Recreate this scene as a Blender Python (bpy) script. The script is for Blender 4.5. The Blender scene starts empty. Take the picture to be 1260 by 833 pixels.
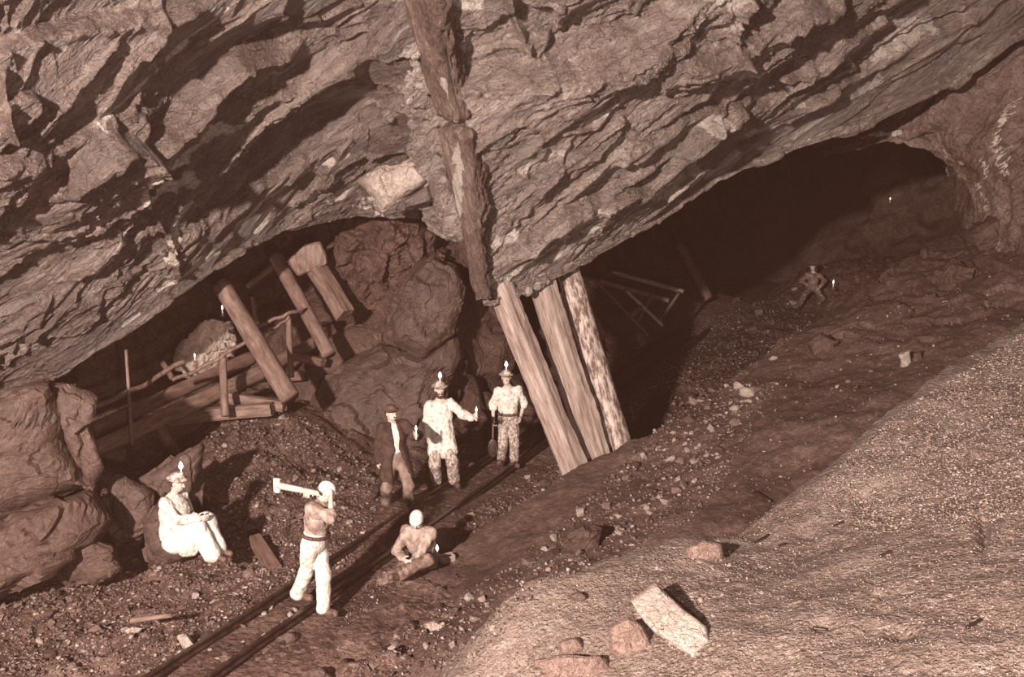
import bpy, bmesh, math, random
import numpy as np
from mathutils import Vector, Matrix
from mathutils.bvhtree import BVHTree

random.seed(7)
rng = np.random.default_rng(11)
sc = bpy.context.scene
COL = sc.collection

# ------------------------------------------------------------------ camera
CAM = np.array([0.0, 0.0, 5.8]); PITCH = math.radians(11.8); F = 1200.0
W, H = 1260.0, 833.0
cam = bpy.data.cameras.new('camera'); cam_o = bpy.data.objects.new('camera', cam); COL.objects.link(cam_o)
cam.sensor_width = 36.0; cam.lens = 36.0 * F / W; cam.clip_end = 300
cam_o.location = CAM; cam_o.rotation_euler = (math.radians(90) - PITCH, 0, 0)
sc.camera = cam_o

# ------------------------------------------------------------------ world, flash light, exposure
HAZE = 0.0010
wd = bpy.data.worlds.new('cavern_dark'); sc.world = wd; wd.use_nodes = True
bg = wd.node_tree.nodes['Background']
bg.inputs[0].default_value = (0.060, 0.025, 0.0175, 1); bg.inputs[1].default_value = 1.0
vs_ = wd.node_tree.nodes.new('ShaderNodeVolumeScatter')                 # flash smoke and dust hanging in the whole cavern
vs_.inputs['Color'].default_value = (1.0, .50, .36, 1); vs_.inputs['Density'].default_value = HAZE; vs_.inputs['Anisotropy'].default_value = 0.0
wd.node_tree.links.new(vs_.outputs[0], wd.node_tree.nodes['World Output'].inputs['Volume'])

def point_light(name, loc, power, col, rad):
    l = bpy.data.lights.new(name, 'POINT'); l.energy = power; l.color = col; l.shadow_soft_size = rad
    o = bpy.data.objects.new(name, l); COL.objects.link(o); o.location = loc
    return o
point_light('magnesium_flash', (-6.4, -5.0, 8.4), 42000, (1.0, 0.88, 0.80), 0.30)     # beside and behind the photographer
point_light('added_fill', (1.2, -1.5, 4.7), 2600, (1.0, 0.88, 0.80), 0.15)      # unseen fill lamp, added to brighten the poles and cavern floor
sc.cycles.max_bounces = 4; sc.cycles.diffuse_bounces = 2; sc.cycles.glossy_bounces = 2; sc.cycles.transmission_bounces = 2; sc.cycles.volume_bounces = 0
vs = sc.view_settings
vs.view_transform = 'Standard'; vs.look = 'None'; vs.exposure = 0.0; vs.gamma = 1.0; vs.use_curve_mapping = False

# ------------------------------------------------------------------ pixel <-> place
cp, sp = math.cos(PITCH), math.sin(PITCH)
def P(px, py, Y):
    """the world point at world depth Y behind pixel (px, py)"""
    u = (px - W/2)/F; v = (H/2 - py)/F
    d = np.array([u, cp + v*sp, -sp + v*cp])
    return CAM + d*(Y/d[1])
def PG(px, py, z=0.0):
    """the world point at height z behind pixel"""
    u = (px - W/2)/F; v = (H/2 - py)/F
    d = np.array([u, cp + v*sp, -sp + v*cp])
    return CAM + d*((z - CAM[2])/d[2])
def ray(px, py):
    u = (px - W/2)/F; v = (H/2 - py)/F
    d = np.array([u, cp + v*sp, -sp + v*cp]); return d/np.linalg.norm(d)
def proj(A):
    q = A - CAM
    dep = q[..., 1]*cp - q[..., 2]*sp
    dep = np.maximum(dep, 0.2)
    return W/2 + F*q[..., 0]/dep, H/2 - F*(q[..., 1]*sp + q[..., 2]*cp)/dep

# ------------------------------------------------------------------ noise
def _hash(ix, iy, iz, s):
    h = (ix.astype(np.int64)*374761393 + iy.astype(np.int64)*668265263 + iz.astype(np.int64)*1274126177 + s*974634777) & 0xFFFFFFFF
    h = ((h ^ (h >> 13))*1103515245) & 0xFFFFFFFF
    h = ((h ^ (h >> 16))*2246822519) & 0xFFFFFFFF
    h = h ^ (h >> 15)
    return (h & 0xFFFFFF).astype(np.float64)/float(0x1000000)
def vnoise(p, s=0):
    i = np.floor(p); f = p - i; i = i.astype(np.int64)
    f = f*f*f*(f*(f*6 - 15) + 10)
    r = 0
    for dx in (0, 1):
        wx = f[..., 0] if dx else 1 - f[..., 0]
        for dy in (0, 1):
            wy = f[..., 1] if dy else 1 - f[..., 1]
            for dz in (0, 1):
                wz = f[..., 2] if dz else 1 - f[..., 2]
                r = r + wx*wy*wz*_hash(i[..., 0]+dx, i[..., 1]+dy, i[..., 2]+dz, s)
    return r*2 - 1
def fbm(p, o=4, s=0, g=0.5):
    a, r, t = 1.0, 0, 0
    for k in range(o):
        r = r + a*vnoise(p*(2.03**k) + 17.3*k, s + k); t += a; a *= g
    return r/t
def ridged(p, o=4, s=0):
    a, r, t = 1.0, 0, 0
    for k in range(o):
        r = r + a*(1 - 2*np.abs(vnoise(p*(2.1**k) + 7.7*k, s + k))); t += a; a *= 0.5
    return r/t
def plates(p, s=0, tilt=1.0, ids=False):
    """broken plates: each cell has a height and a tilt of its own; also the distance to the crack"""
    p = np.asarray(p, np.float32); i = np.floor(p).astype(np.int32); fr = p - i
    fx, fy, fz = (np.ascontiguousarray(fr[..., k]) for k in range(3)); ix, iy, iz = (i[..., k].astype(np.uint32) for k in range(3))
    b1 = np.full(p.shape[:-1], 9e9, np.float32); b2 = b1.copy(); hb = np.zeros(p.shape[:-1], np.uint32)
    vx = np.zeros_like(b1); vy = np.zeros_like(b1); vz = np.zeros_like(b1)
    U = np.uint32; K = np.float32(1/65536)
    def rnd(h, m): return ((h*U(m)) >> U(16)).astype(np.float32)*K
    with np.errstate(over='ignore'):
        for dx in (-1, 0, 1):
            for dy in (-1, 0, 1):
                for dz in (-1, 0, 1):
                    h = (ix+U(dx & 0xFFFFFFFF))*U(374761393) + (iy+U(dy & 0xFFFFFFFF))*U(668265263) + (iz+U(dz & 0xFFFFFFFF))*U(1274126177) + U((s*974634777) & 0xFFFFFFFF)
                    h = (h ^ (h >> U(13)))*U(1103515245); h = (h ^ (h >> U(16)))*U(2246822519); h = h ^ (h >> U(15))
                    ox = fx-dx-rnd(h, 1); oy = fy-dy-rnd(h, 40503); oz = fz-dz-rnd(h, 30011)
                    d = ox*ox + oy*oy + oz*oz; n = d < b1
                    b2 = np.where(n, b1, np.minimum(b2, d)); b1 = np.where(n, d, b1)
                    hb = np.where(n, h, hb); vx = np.where(n, ox, vx); vy = np.where(n, oy, vy); vz = np.where(n, oz, vz)
        val = rnd(hb, 51137)-.5 + tilt*(vx*(rnd(hb, 22091)-.5) + 1.4*vy*(rnd(hb, 61001)-.5) + 1.4*vz*(rnd(hb, 45677)-.5))
        cid = rnd(hb, 12347)
    e = np.sqrt(b2) - np.sqrt(b1)
    return (val, e, cid) if ids else (val, e)

# ------------------------------------------------------------------ mesh helpers
def link(name, me, mat=None, parent=None, smooth=False):
    o = bpy.data.objects.new(name, me); COL.objects.link(o)
    if mat is not None and len(me.materials) == 0: me.materials.append(mat)
    if parent is not None: o.parent = parent
    if smooth: me.polygons.foreach_set('use_smooth', [True]*len(me.polygons))
    return o
def tag(o, label=None, cat=None, group=None, kind=None):
    if label: o['label'] = label
    if cat: o['category'] = cat
    if group: o['group'] = group
    if kind: o['kind'] = kind
    return o
def empty(name, loc):
    o = bpy.data.objects.new(name, None); COL.objects.link(o); o.location = loc; o.empty_display_size = .1
    return o
def quads_mesh(name, V, Fq, attrs=None):
    me = bpy.data.meshes.new(name)
    V = np.asarray(V, dtype=np.float32); Fq = np.asarray(Fq, dtype=np.int32)
    n = Fq.shape[1]
    me.vertices.add(len(V)); me.vertices.foreach_set('co', V.ravel())
    me.loops.add(Fq.size); me.loops.foreach_set('vertex_index', Fq.ravel())
    me.polygons.add(len(Fq)); me.polygons.foreach_set('loop_start', np.arange(0, Fq.size, n, dtype=np.int32))
    me.polygons.foreach_set('loop_total', np.full(len(Fq), n, dtype=np.int32))
    me.update(calc_edges=True); me.validate()
    if attrs:
        for k, a in attrs.items():
            at = me.attributes.new(k, 'FLOAT', 'POINT'); at.data.foreach_set('value', np.asarray(a, dtype=np.float32).ravel())
    return me
def grid_faces(nr, nc, closed=False):
    i = np.arange(nr*nc).reshape(nr, nc)
    if closed:
        j = np.roll(i, -1, axis=1); a, b, c, d = i[:-1], j[:-1], j[1:], i[1:]
    else:
        a, b, c, d = i[:-1, :-1], i[:-1, 1:], i[1:, 1:], i[1:, :-1]
    return np.stack([a.ravel(), b.ravel(), c.ravel(), d.ravel()], 1)
def resample(pts, n, smooth=False, closed=False):
    pts = np.asarray(pts, float)
    if closed: pts = np.vstack([pts, pts[:1]])
    L = np.r_[0, np.cumsum(np.linalg.norm(np.diff(pts, axis=0), axis=1))]
    t = np.linspace(0, L[-1], n + 1 if closed else n)
    if closed: t = t[:-1]
    k = np.clip(np.searchsorted(L, t, side='right') - 1, 0, len(pts) - 2)
    f = ((t - L[k])/np.maximum(L[k+1] - L[k], 1e-9))[:, None]
    if not smooth: return pts[k]*(1-f) + pts[k+1]*f
    if closed:
        p0 = pts[np.where(k > 0, k-1, len(pts)-2)]; p3 = pts[np.where(k+2 < len(pts), k+2, 1)]
    else:
        p0 = pts[np.maximum(k-1, 0)]; p3 = pts[np.minimum(k+2, len(pts)-1)]
    p1, p2 = pts[k], pts[k+1]
    return .5*((2*p1) + (p2-p0)*f + (2*p0-5*p1+4*p2-p3)*f*f + (3*p1-p0-3*p2+p3)*f**3)
def loft(curves, nc, nr, smooth_c=False, smooth_r=True, weights=None, share=None):
    """curves: rows of world points -> (nr, nc, 3) grid"""
    R = np.stack([resample(c, nc, smooth_c) for c in curves])          # rows, nc, 3
    L = np.r_[0, np.cumsum(np.linalg.norm(np.diff(R, axis=0), axis=2).mean(1))] if weights is None else np.asarray(weights, float)
    if share is not None: L = np.r_[0, np.cumsum(np.diff(L)*np.asarray(share, float))]      # where the rows are spent
    t = np.linspace(0, L[-1], nr)
    k = np.clip(np.searchsorted(L, t, side='right') - 1, 0, len(R) - 2)
    f = ((t - L[k])/(L[k+1] - L[k]))[:, None, None]
    if not smooth_r: return R[k]*(1-f) + R[k+1]*f
    p0, p1, p2, p3 = R[np.maximum(k-1, 0)], R[k], R[k+1], R[np.minimum(k+2, len(R)-1)]
    return .5*((2*p1) + (p2-p0)*f + (2*p0-5*p1+4*p2-p3)*f*f + (3*p1-p0-3*p2+p3)*f**3)
def grid_normals(G):
    du = np.gradient(G, axis=1); dv = np.gradient(G, axis=0)
    n = np.cross(du, dv); n /= np.maximum(np.linalg.norm(n, axis=2, keepdims=True), 1e-9)
    return n
def seg_dist(px, py, poly):
    """distance to a pixel polyline and the side (positive = below / right of its direction)"""
    best = np.full(px.shape, 1e9); sd = np.zeros(px.shape)
    for (x0, y0), (x1, y1) in zip(poly[:-1], poly[1:]):
        dx, dy = x1-x0, y1-y0; L2 = dx*dx + dy*dy
        t = np.clip(((px-x0)*dx + (py-y0)*dy)/L2, 0, 1)
        qx, qy = px-(x0+t*dx), py-(y0+t*dy); d = np.hypot(qx, qy)
        s = np.sign(dx*(py-y0) - dy*(px-x0))
        n = d < best
        best = np.where(n, d, best); sd = np.where(n, s, sd)
    return best, sd
def inpoly(px, py, poly):
    r = np.zeros(np.shape(px), bool); n = len(poly)
    for a in range(n):
        x0, y0 = poly[a]; x1, y1 = poly[(a+1) % n]
        c = ((y0 > py) != (y1 > py)) & (px < (x1-x0)*(py-y0)/((y1-y0) or 1e-9) + x0)
        r ^= c
    return r

# ------------------------------------------------------------------ materials
class NT:
    def __init__(s, name):
        s.m = bpy.data.materials.new(name); s.m.use_nodes = True; s.t = s.m.node_tree; s.n = s.t.nodes; s.l = s.t.links
        s.b = s.n['Principled BSDF']
    def add(s, typ, **kw):
        n = s.n.new(typ)
        for k, v in kw.items():
            if k.startswith('_'): setattr(n, k[1:], v)
        return n
    def set(s, n, k, v):
        if isinstance(v, bpy.types.NodeSocket): s.l.new(v, n.inputs[k])
        else: n.inputs[k].default_value = v
    def coord(s, scale=(1, 1, 1), rot=(0, 0, 0), obj=True):
        tc = s.add('ShaderNodeTexCoord'); mp = s.add('ShaderNodeMapping')
        s.l.new(tc.outputs['Object'], mp.inputs['Vector']); mp.inputs['Scale'].default_value = tuple(1.0/v for v in scale); mp.inputs['Rotation'].default_value = rot
        mp.vector_type = 'TEXTURE'
        return mp.outputs[0]
    def noise(s, vec, scale, detail=6, rough=.6, dist=0.0, out='Fac'):
        n = s.add('ShaderNodeTexNoise'); s.l.new(vec, n.inputs['Vector'])
        n.inputs['Scale'].default_value = scale; n.inputs['Detail'].default_value = detail; n.inputs['Roughness'].default_value = rough; n.inputs['Distortion'].default_value = dist
        return n.outputs[out]
    def vor(s, vec, scale, feature='F1', out='Distance', rnd=1.0):
        n = s.add('ShaderNodeTexVoronoi', _feature=feature); s.l.new(vec, n.inputs['Vector']); n.inputs['Scale'].default_value = scale
        n.inputs['Randomness'].default_value = rnd
        return n.outputs[out]
    def ramp(s, fac, stops):
        n = s.add('ShaderNodeValToRGB'); s.l.new(fac, n.inputs[0]); e = n.color_ramp.elements
        while len(e) < len(stops): e.new(.5)
        for q, (p, c) in zip(e, stops):
            q.position = p; q.color = (c, c, c, 1) if isinstance(c, (int, float)) else (*c, 1)
        return n.outputs[0]
    def math(s, op, a, b=0.0):
        n = s.add('ShaderNodeMath', _operation=op); s.set(n, 0, a); s.set(n, 1, b); return n.outputs[0]
    def mix(s, f, a, b, typ='MIX'):
        n = s.add('ShaderNodeMix', _data_type='RGBA', _blend_type=typ)
        s.set(n, 0, f)
        for k, v in ((6, a), (7, b)):
            if isinstance(v, bpy.types.NodeSocket): s.l.new(v, n.inputs[k])
            else: n.inputs[k].default_value = (*v, 1)
        return n.outputs[2]
    def attr(s, name):
        n = s.add('ShaderNodeAttribute'); n.attribute_name = name; return n.outputs['Fac']
    def bump(s, h, strength=.5, dist=.05, prev=None):
        n = s.add('ShaderNodeBump'); s.l.new(h, n.inputs['Height']); n.inputs['Strength'].default_value = strength; n.inputs['Distance'].default_value = dist
        if prev is not None: s.l.new(prev, n.inputs['Normal'])
        return n.outputs[0]
    def done(s, col, rough=.6, nrm=None, spec=.5, emis=None):
        if isinstance(col, tuple): s.b.inputs['Base Color'].default_value = (*col, 1)
        else: s.l.new(col, s.b.inputs['Base Color'])
        s.set(s.b, 'Roughness', rough); s.b.inputs['Specular IOR Level'].default_value = spec
        if nrm is not None: s.l.new(nrm, s.b.inputs['Normal'])
        return s.m

def rock_mat(name, dark, mid, pale, scale=1.0, stretch=(1, 1, 1), rot=(0, 0, 0), rough=.45, bump=.6, spec=.6, vein_glint=False, crack=.5, fine=1.0, wet=0.0):
    t = NT(name); c = t.coord(stretch, rot); iso = t.coord()
    n1 = t.noise(c, .8*scale, 4, .62, .4); n2 = t.noise(c, 5*scale, 6, .68, .3); n3 = t.noise(iso, 26*scale, 4, .7)
    f = t.math('ADD', t.math('MULTIPLY', n1, .5), t.math('MULTIPLY', n2, .5))
    col = t.ramp(f, [(.36, dark), (.50, mid), (.67, pale)])
    col = t.mix(.30, col, t.ramp(n3, [(.35, dark), (.65, pale)]), 'MIX')
    if vein_glint:  # pale quartz colour, also used for painted highlights
        vf = t.math('ADD', t.attr('vein_glint'), t.math('MULTIPLY', t.math('SUBTRACT', t.noise(c, 9*scale, 6, .7), .5), 1.6))
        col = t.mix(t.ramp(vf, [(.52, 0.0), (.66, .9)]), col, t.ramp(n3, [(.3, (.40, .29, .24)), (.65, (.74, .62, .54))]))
    warp = t.add('ShaderNodeVectorMath', _operation='MULTIPLY_ADD'); 
    nn = t.add('ShaderNodeTexNoise'); t.l.new(c, nn.inputs['Vector']); nn.inputs['Scale'].default_value = 2.3*scale; nn.inputs['Detail'].default_value = 3
    t.l.new(nn.outputs['Color'], warp.inputs[0]); warp.inputs[1].default_value = (.5, .5, .5); t.l.new(c, warp.inputs[2])
    cr = t.vor(warp.outputs[0], 2.6*scale, 'DISTANCE_TO_EDGE'); crk = t.ramp(cr, [(0.0, 0.0), (.05, 1.0)])
    b1 = t.bump(crk, crack, .10)
    cr2 = t.vor(warp.outputs[0], 8.5*scale, 'DISTANCE_TO_EDGE'); b1 = t.bump(t.ramp(cr2, [(0.0, 0.0), (.07, 1.0)]), crack*.7, .03, b1)
    b2 = t.bump(n2, bump, .22, b1)
    b3 = t.bump(n3, bump*.8*fine, .035, b2)
    rr = t.ramp(n2, [(.3, rough+.15), (.7, rough-.1)])
    if wet: t.b.inputs['Coat Weight'].default_value = wet; t.b.inputs['Coat Roughness'].default_value = .30; t.b.inputs['Coat IOR'].default_value = 1.6; t.l.new(b3, t.b.inputs['Coat Normal'])
    return t.done(col, rr, b3, spec)

def gravel_mat(name, dark, mid, pale, cell=22, amount=.5, bump=.8, rough=.75, patch=1.0):
    """earth with grit: small stones of differing brightness"""
    t = NT(name); c = t.coord()
    cc = t.vor(c, cell, 'F1', 'Color'); cd = t.vor(c, cell, 'F1', 'Distance')
    c2 = t.vor(c, cell*2.4, 'F1', 'Color'); d2 = t.vor(c, cell*2.4, 'F1', 'Distance')
    n1 = t.noise(c, .8*patch, 4, .6); n2 = t.noise(c, 9, 5, .7); n3 = t.noise(c, 70, 3, .7)
    base = t.ramp(t.math('ADD', t.math('MULTIPLY', n1, .55), t.math('MULTIPLY', n2, .45)), [(.36, dark), (.5, mid), (.66, pale)])
    sep = t.add('ShaderNodeSeparateColor'); t.l.new(cc, sep.inputs[0])
    sep2 = t.add('ShaderNodeSeparateColor'); t.l.new(c2, sep2.inputs[0])
    g1 = t.ramp(sep.outputs[0], [(.45, dark), (.8, mid), (.97, tuple(min(1, v*1.5) for v in pale))])
    g2 = t.ramp(sep2.outputs[0], [(.4, dark), (.8, mid), (.97, tuple(min(1, v*1.4) for v in pale))])
    where = t.math('MULTIPLY', t.ramp(t.noise(c, 1.7*patch, 4, .6), [(.42, .15), (.6, 1.0)]), amount)
    col = t.mix(where, base, t.mix(.5, g1, g2))
    b = t.bump(t.ramp(cd, [(0.0, 1.0), (.6, 0.0)]), bump*amount, .03)
    b = t.bump(t.ramp(d2, [(0.0, 1.0), (.6, 0.0)]), bump*amount, .015, b)
    b = t.bump(n2, bump*.7, .08, b); b = t.bump(n3, bump*.6, .012, b)
    return t.done(col, rough, b, .35)

def plain_mat(name, a, b, scale=8, stretch=(1, 1, 1), rough=.7, bump=.4, bd=.01, lo=.4, hi=.62, spec=.3):
    t = NT(name); c = t.coord(stretch)
    n = t.noise(c, scale, 5, .66, .2); n2 = t.noise(c, scale*5, 3, .7)
    col = t.ramp(n, [(lo, a), (hi, b)])
    nr = t.bump(n, bump, bd); nr = t.bump(n2, bump*.6, bd*.4, nr)
    return t.done(col, rough, nr, spec)
def emis_mat(name, col, strength):
    t = NT(name); t.b.inputs['Emission Color'].default_value = (*col, 1); t.b.inputs['Emission Strength'].default_value = strength
    return t.done(col, .5)

D, M_, L_ = (.105, .052, .040), (.235, .140, .110), (.46, .335, .28)
STR = (0.0, math.radians(-38), 0.0)
M = {}
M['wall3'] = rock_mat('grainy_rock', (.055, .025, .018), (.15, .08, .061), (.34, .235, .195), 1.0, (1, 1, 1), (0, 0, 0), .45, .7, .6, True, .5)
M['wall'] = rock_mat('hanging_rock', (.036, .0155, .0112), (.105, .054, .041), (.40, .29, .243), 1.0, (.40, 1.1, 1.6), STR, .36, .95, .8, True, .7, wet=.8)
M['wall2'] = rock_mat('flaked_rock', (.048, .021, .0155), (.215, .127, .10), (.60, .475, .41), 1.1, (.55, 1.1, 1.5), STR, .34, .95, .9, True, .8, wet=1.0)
M['seam'] = rock_mat('fibrous_seam', (.05, .022, .016), (.15, .078, .059), (.44, .32, .265), 1.6, (2.2, 2.2, .35), (0, math.radians(-13), 0), .45, 1.0, .5, True, .2)
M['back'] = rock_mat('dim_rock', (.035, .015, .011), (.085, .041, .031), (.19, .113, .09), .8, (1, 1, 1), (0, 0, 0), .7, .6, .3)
M['boulder'] = rock_mat('smooth_boulder', (.040, .019, .0142), (.072, .039, .030), (.14, .089, .072), .9, (1, 1, 1), (0, 0, 0), .62, .3, .35, False, .25)
M['boulder_dark'] = rock_mat('dusty_boulder', (.036, .0162, .012), (.066, .033, .025), (.12, .070, .055), .9, (1, 1, 1), (0, 0, 0), .65, .3, .35, False, .3)
M['pale_slab'] = rock_mat('pale_slab', (.25, .165, .135), (.43, .32, .27), (.60, .485, .42), 2.5, (1, 1, 1), (0, 0, 0), .7, .5, .3, False, .7)
M['floor'] = gravel_mat('rubble_floor', (.042, .018, .0135), (.105, .053, .040), (.25, .158, .128), 11, .75, .9)
M['bank'] = gravel_mat('earth_bank', (.050, .0235, .0175), (.095, .051, .039), (.18, .114, .092), 17, .4, .6, patch=.9)
M['near'] = gravel_mat('gravel_bank', (.102, .063, .050), (.178, .121, .099), (.34, .262, .222), 24, .8, .7, patch=.8)
M['stone'] = rock_mat('loose_stone', (.08, .037, .028), (.175, .098, .077), (.38, .275, .23), 2.5, (1, 1, 1), (0, 0, 0), .55, .4, .4)
M['stone_pale'] = rock_mat('pale_stone', (.20, .125, .10), (.38, .275, .23), (.64, .53, .46), 2.5, (1, 1, 1), (0, 0, 0), .5, .4, .5)
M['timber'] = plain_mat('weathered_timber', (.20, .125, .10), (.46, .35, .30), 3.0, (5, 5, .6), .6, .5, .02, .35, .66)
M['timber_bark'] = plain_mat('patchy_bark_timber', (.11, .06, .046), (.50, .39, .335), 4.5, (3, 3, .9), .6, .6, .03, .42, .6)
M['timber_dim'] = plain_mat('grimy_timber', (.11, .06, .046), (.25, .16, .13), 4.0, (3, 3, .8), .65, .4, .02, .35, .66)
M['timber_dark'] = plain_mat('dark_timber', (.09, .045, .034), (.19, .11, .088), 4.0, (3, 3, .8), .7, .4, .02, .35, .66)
M['stick_pale'] = plain_mat('fresh_cut_stick', (.40, .30, .25), (.60, .50, .435), 6.0, (1, 1, 1), .6, .3, .01)
M['iron'] = plain_mat('rusty_rail', (.016, .007, .005), (.05, .024, .018), 9.0, (1, 1, 1), .36, .3, .01, spec=.6)
M['white_cloth'] = plain_mat('stained_white_cloth', (.34, .245, .203), (.66, .57, .50), 17.0, (1, 1, 1), .8, .6, .02, .32, .50)
M['mottled_cloth'] = plain_mat('mud_spattered_cloth', (.13, .072, .056), (.56, .46, .40), 24.0, (1, 1, .8), .8, .5, .02, .38, .64)
M['clay_cloth'] = plain_mat('clay_stained_cloth', (.15, .088, .069), (.38, .28, .235), 9.0, (1, 1, 1), .8, .5, .02, .36, .62)
M['grey_trousers'] = plain_mat('grey_trouser_cloth', (.12, .068, .053), (.28, .195, .16), 9.0, (1, 1, .5), .8, .5, .02, .33, .66)
M['dark_cloth'] = plain_mat('dark_jacket_cloth', (.035, .016, .012), (.075, .038, .029), 9.0, (1, 1, 1), .8, .4, .02)
M['clean_white'] = plain_mat('clean_white_cloth', (.58, .50, .44), (.74, .67, .61), 7.0, (1, 1, 1), .8, .3, .015)
M['skin'] = plain_mat('pale_skin', (.42, .315, .26), (.56, .45, .385), 9.0, (1, 1, 1), .55, .2, .006)
M['hair'] = plain_mat('dark_hair', (.04, .019, .014), (.09, .045, .034), 30.0, (1, 1, 1), .6, .6, .01)
M['hat'] = plain_mat('clay_smeared_hat', (.16, .095, .075), (.58, .48, .42), 16.0, (1, 1, 1), .7, .4, .01)
M['hat_dark'] = plain_mat('dark_felt_hat', (.06, .03, .023), (.14, .078, .06), 16.0, (1, 1, 1), .7, .4, .01)
M['boot'] = plain_mat('muddy_boot', (.05, .024, .018), (.15, .088, .069), 12.0, (1, 1, 1), .65, .4, .01)
M['belt'] = plain_mat('dark_leather', (.05, .024, .018), (.12, .066, .05), 20.0, (1, 1, 1), .5, .3, .006)
M['grimy_trousers'] = plain_mat('grimy_trouser_cloth', (.09, .046, .035), (.26, .175, .142), 11.0, (1, 1, 1), .8, .5, .02, .4, .64)
M['wax'] = plain_mat('candle_wax', (.80, .72, .64), (.92, .86, .80), 12.0, (1, 1, 1), .5, .1, .004)
M['flame'] = emis_mat('candle_flame', (1.0, .88, .76), 2.5)

# ================================================================== the rock
def Pc(*pts): return [P(*p) for p in pts]
def shift(curve, dx=0, dy=0, dz=0): return [np.asarray(p) + np.array([dx, dy, dz]) for p in curve]
AX = P(352, 205, 15.2) - P(208, 378, 14.7); AX /= np.linalg.norm(AX)       # the bedding runs this way
AN = np.cross(AX, [1, 0, 0]); AN = np.cross(AN, AX); AN /= np.linalg.norm(AN)
AB = np.cross(AX, AN)
def bed(G, s=(.5, 1.2, 1.6)):
    return np.stack([G @ AX*s[0], G @ AN*s[1], G @ AB*s[2]], -1)

def blur(d, n=1):
    for _ in range(n):
        q = np.pad(d, 1, mode='edge')
        d = (q[:-2, 1:-1] + q[2:, 1:-1] + q[1:-1, :-2] + q[1:-1, 2:] + q[1:-1, 1:-1]*2)/6
        if n > 1: q = np.pad(d, 1, mode='edge'); d = (q[:-2, :-2] + q[2:, 2:] + q[2:, :-2] + q[:-2, 2:] + q[1:-1, 1:-1]*2)/6
    return d
def rock_patch(name, curves, nc, nr, mat, amp=(.35, .22, .10, .03), scl=(.55, 1.1, 2.6, 7.0), frame=(.5, 1.2, 1.6), steps=(), veins_glints=(), cracks=(),
               flip=False, smooth_r=True, smooth_c=False, seed=0, label=None, iso=False, kind='structure', warp=.35, tilt=1.2, hold=None, calm=(), edge=None, share=None):
    G = loft(curves, nc, nr, smooth_c, smooth_r, None, share)
    N = grid_normals(G)
    # outward = towards the camera on the seen side
    if flip: N = -N
    px, py = proj(G)
    Q = G if iso else bed(G, frame)
    Wp = np.stack([fbm(Q*1.3, 3, seed+50+k) for k in range(3)], -1)*warp
    d = amp[0]*fbm(Q*scl[0], 3, seed)*1.4
    mk = np.clip(.62 + 1.3*fbm(Q*.45 + 9, 3, seed+70), .12, 1.25)         # some faces are smooth, some shattered
    cm = np.ones(px.shape)
    for cx, cy, rx, ry, fc in calm: cm *= 1 - (1-fc)*np.exp(-(((px-cx)/rx)**2 + ((py-cy)/ry)**2)**1.5)
    mk = mk*cm
    a, e = plates(Q*scl[1] + Wp, seed+10, tilt); d += amp[1]*a*1.3 - amp[1]*.5*np.exp(-e/.04)
    a, e, cid = plates(Q*scl[2] + Wp*1.5, seed+20, tilt, True); d += mk*(amp[2]*a*1.4 - amp[2]*.8*np.exp(-e/.04))
    a, e = plates(Q*scl[2]*2.4 + Wp*3.0, seed+25, tilt); d += mk*(amp[2]*.48*a*1.4 - amp[2]*.55*np.exp(-e/.06))
    d += mk*amp[3]*ridged(Q*scl[3], 3, seed+30)
    if edge is not None:                                  # the lip stays a clean line
        de, _ = seg_dist(px, py, edge); d *= np.clip(.30 + de/70, 0, 1)
    jx = 9*fbm(G*1.1, 3, seed+80); jy = 9*fbm(G*1.1, 3, seed+90); jx2 = 2*fbm(G*3, 2, seed+81); jy2 = 2*fbm(G*3, 2, seed+91)
    qx, qy = px+jx+jx2, py+jy+jy2
    st = np.zeros(px.shape)
    for poly, h, w, h2, w2 in steps:                      # a ledge: proud above the line, cut back below it
        dist, sd = seg_dist(qx, qy, poly)
        st += np.where(sd < 0, h*np.exp(-dist/w), -h2*np.exp(-dist/w2))
    d += blur(st, 3)
    for poly, dep, w in cracks:
        dist, sd = seg_dist(qx, qy, poly); d -= dep*np.exp(-(dist/w)**2)
    v = np.where(cid > .93, .75, 0)*np.clip(mk*1.4-.35, 0, 1)*np.clip(e/.10, 0, 1)     # scattered plates coloured pale as painted glints
    for poly, w in veins_glints:                                 # quartz veins, and pale strokes painted as highlights
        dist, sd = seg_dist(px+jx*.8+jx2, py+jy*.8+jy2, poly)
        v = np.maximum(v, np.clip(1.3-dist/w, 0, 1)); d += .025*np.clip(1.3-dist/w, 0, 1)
    d = blur(d)
    G = G + N*d[..., None]
    me = quads_mesh(name, G.reshape(-1, 3), grid_faces(nr, nc) if not flip else grid_faces(nr, nc)[:, ::-1], {'vein_glint': v})
    o = link(name, me, mat)
    tag(o, label, None, None, kind)
    return o

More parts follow.
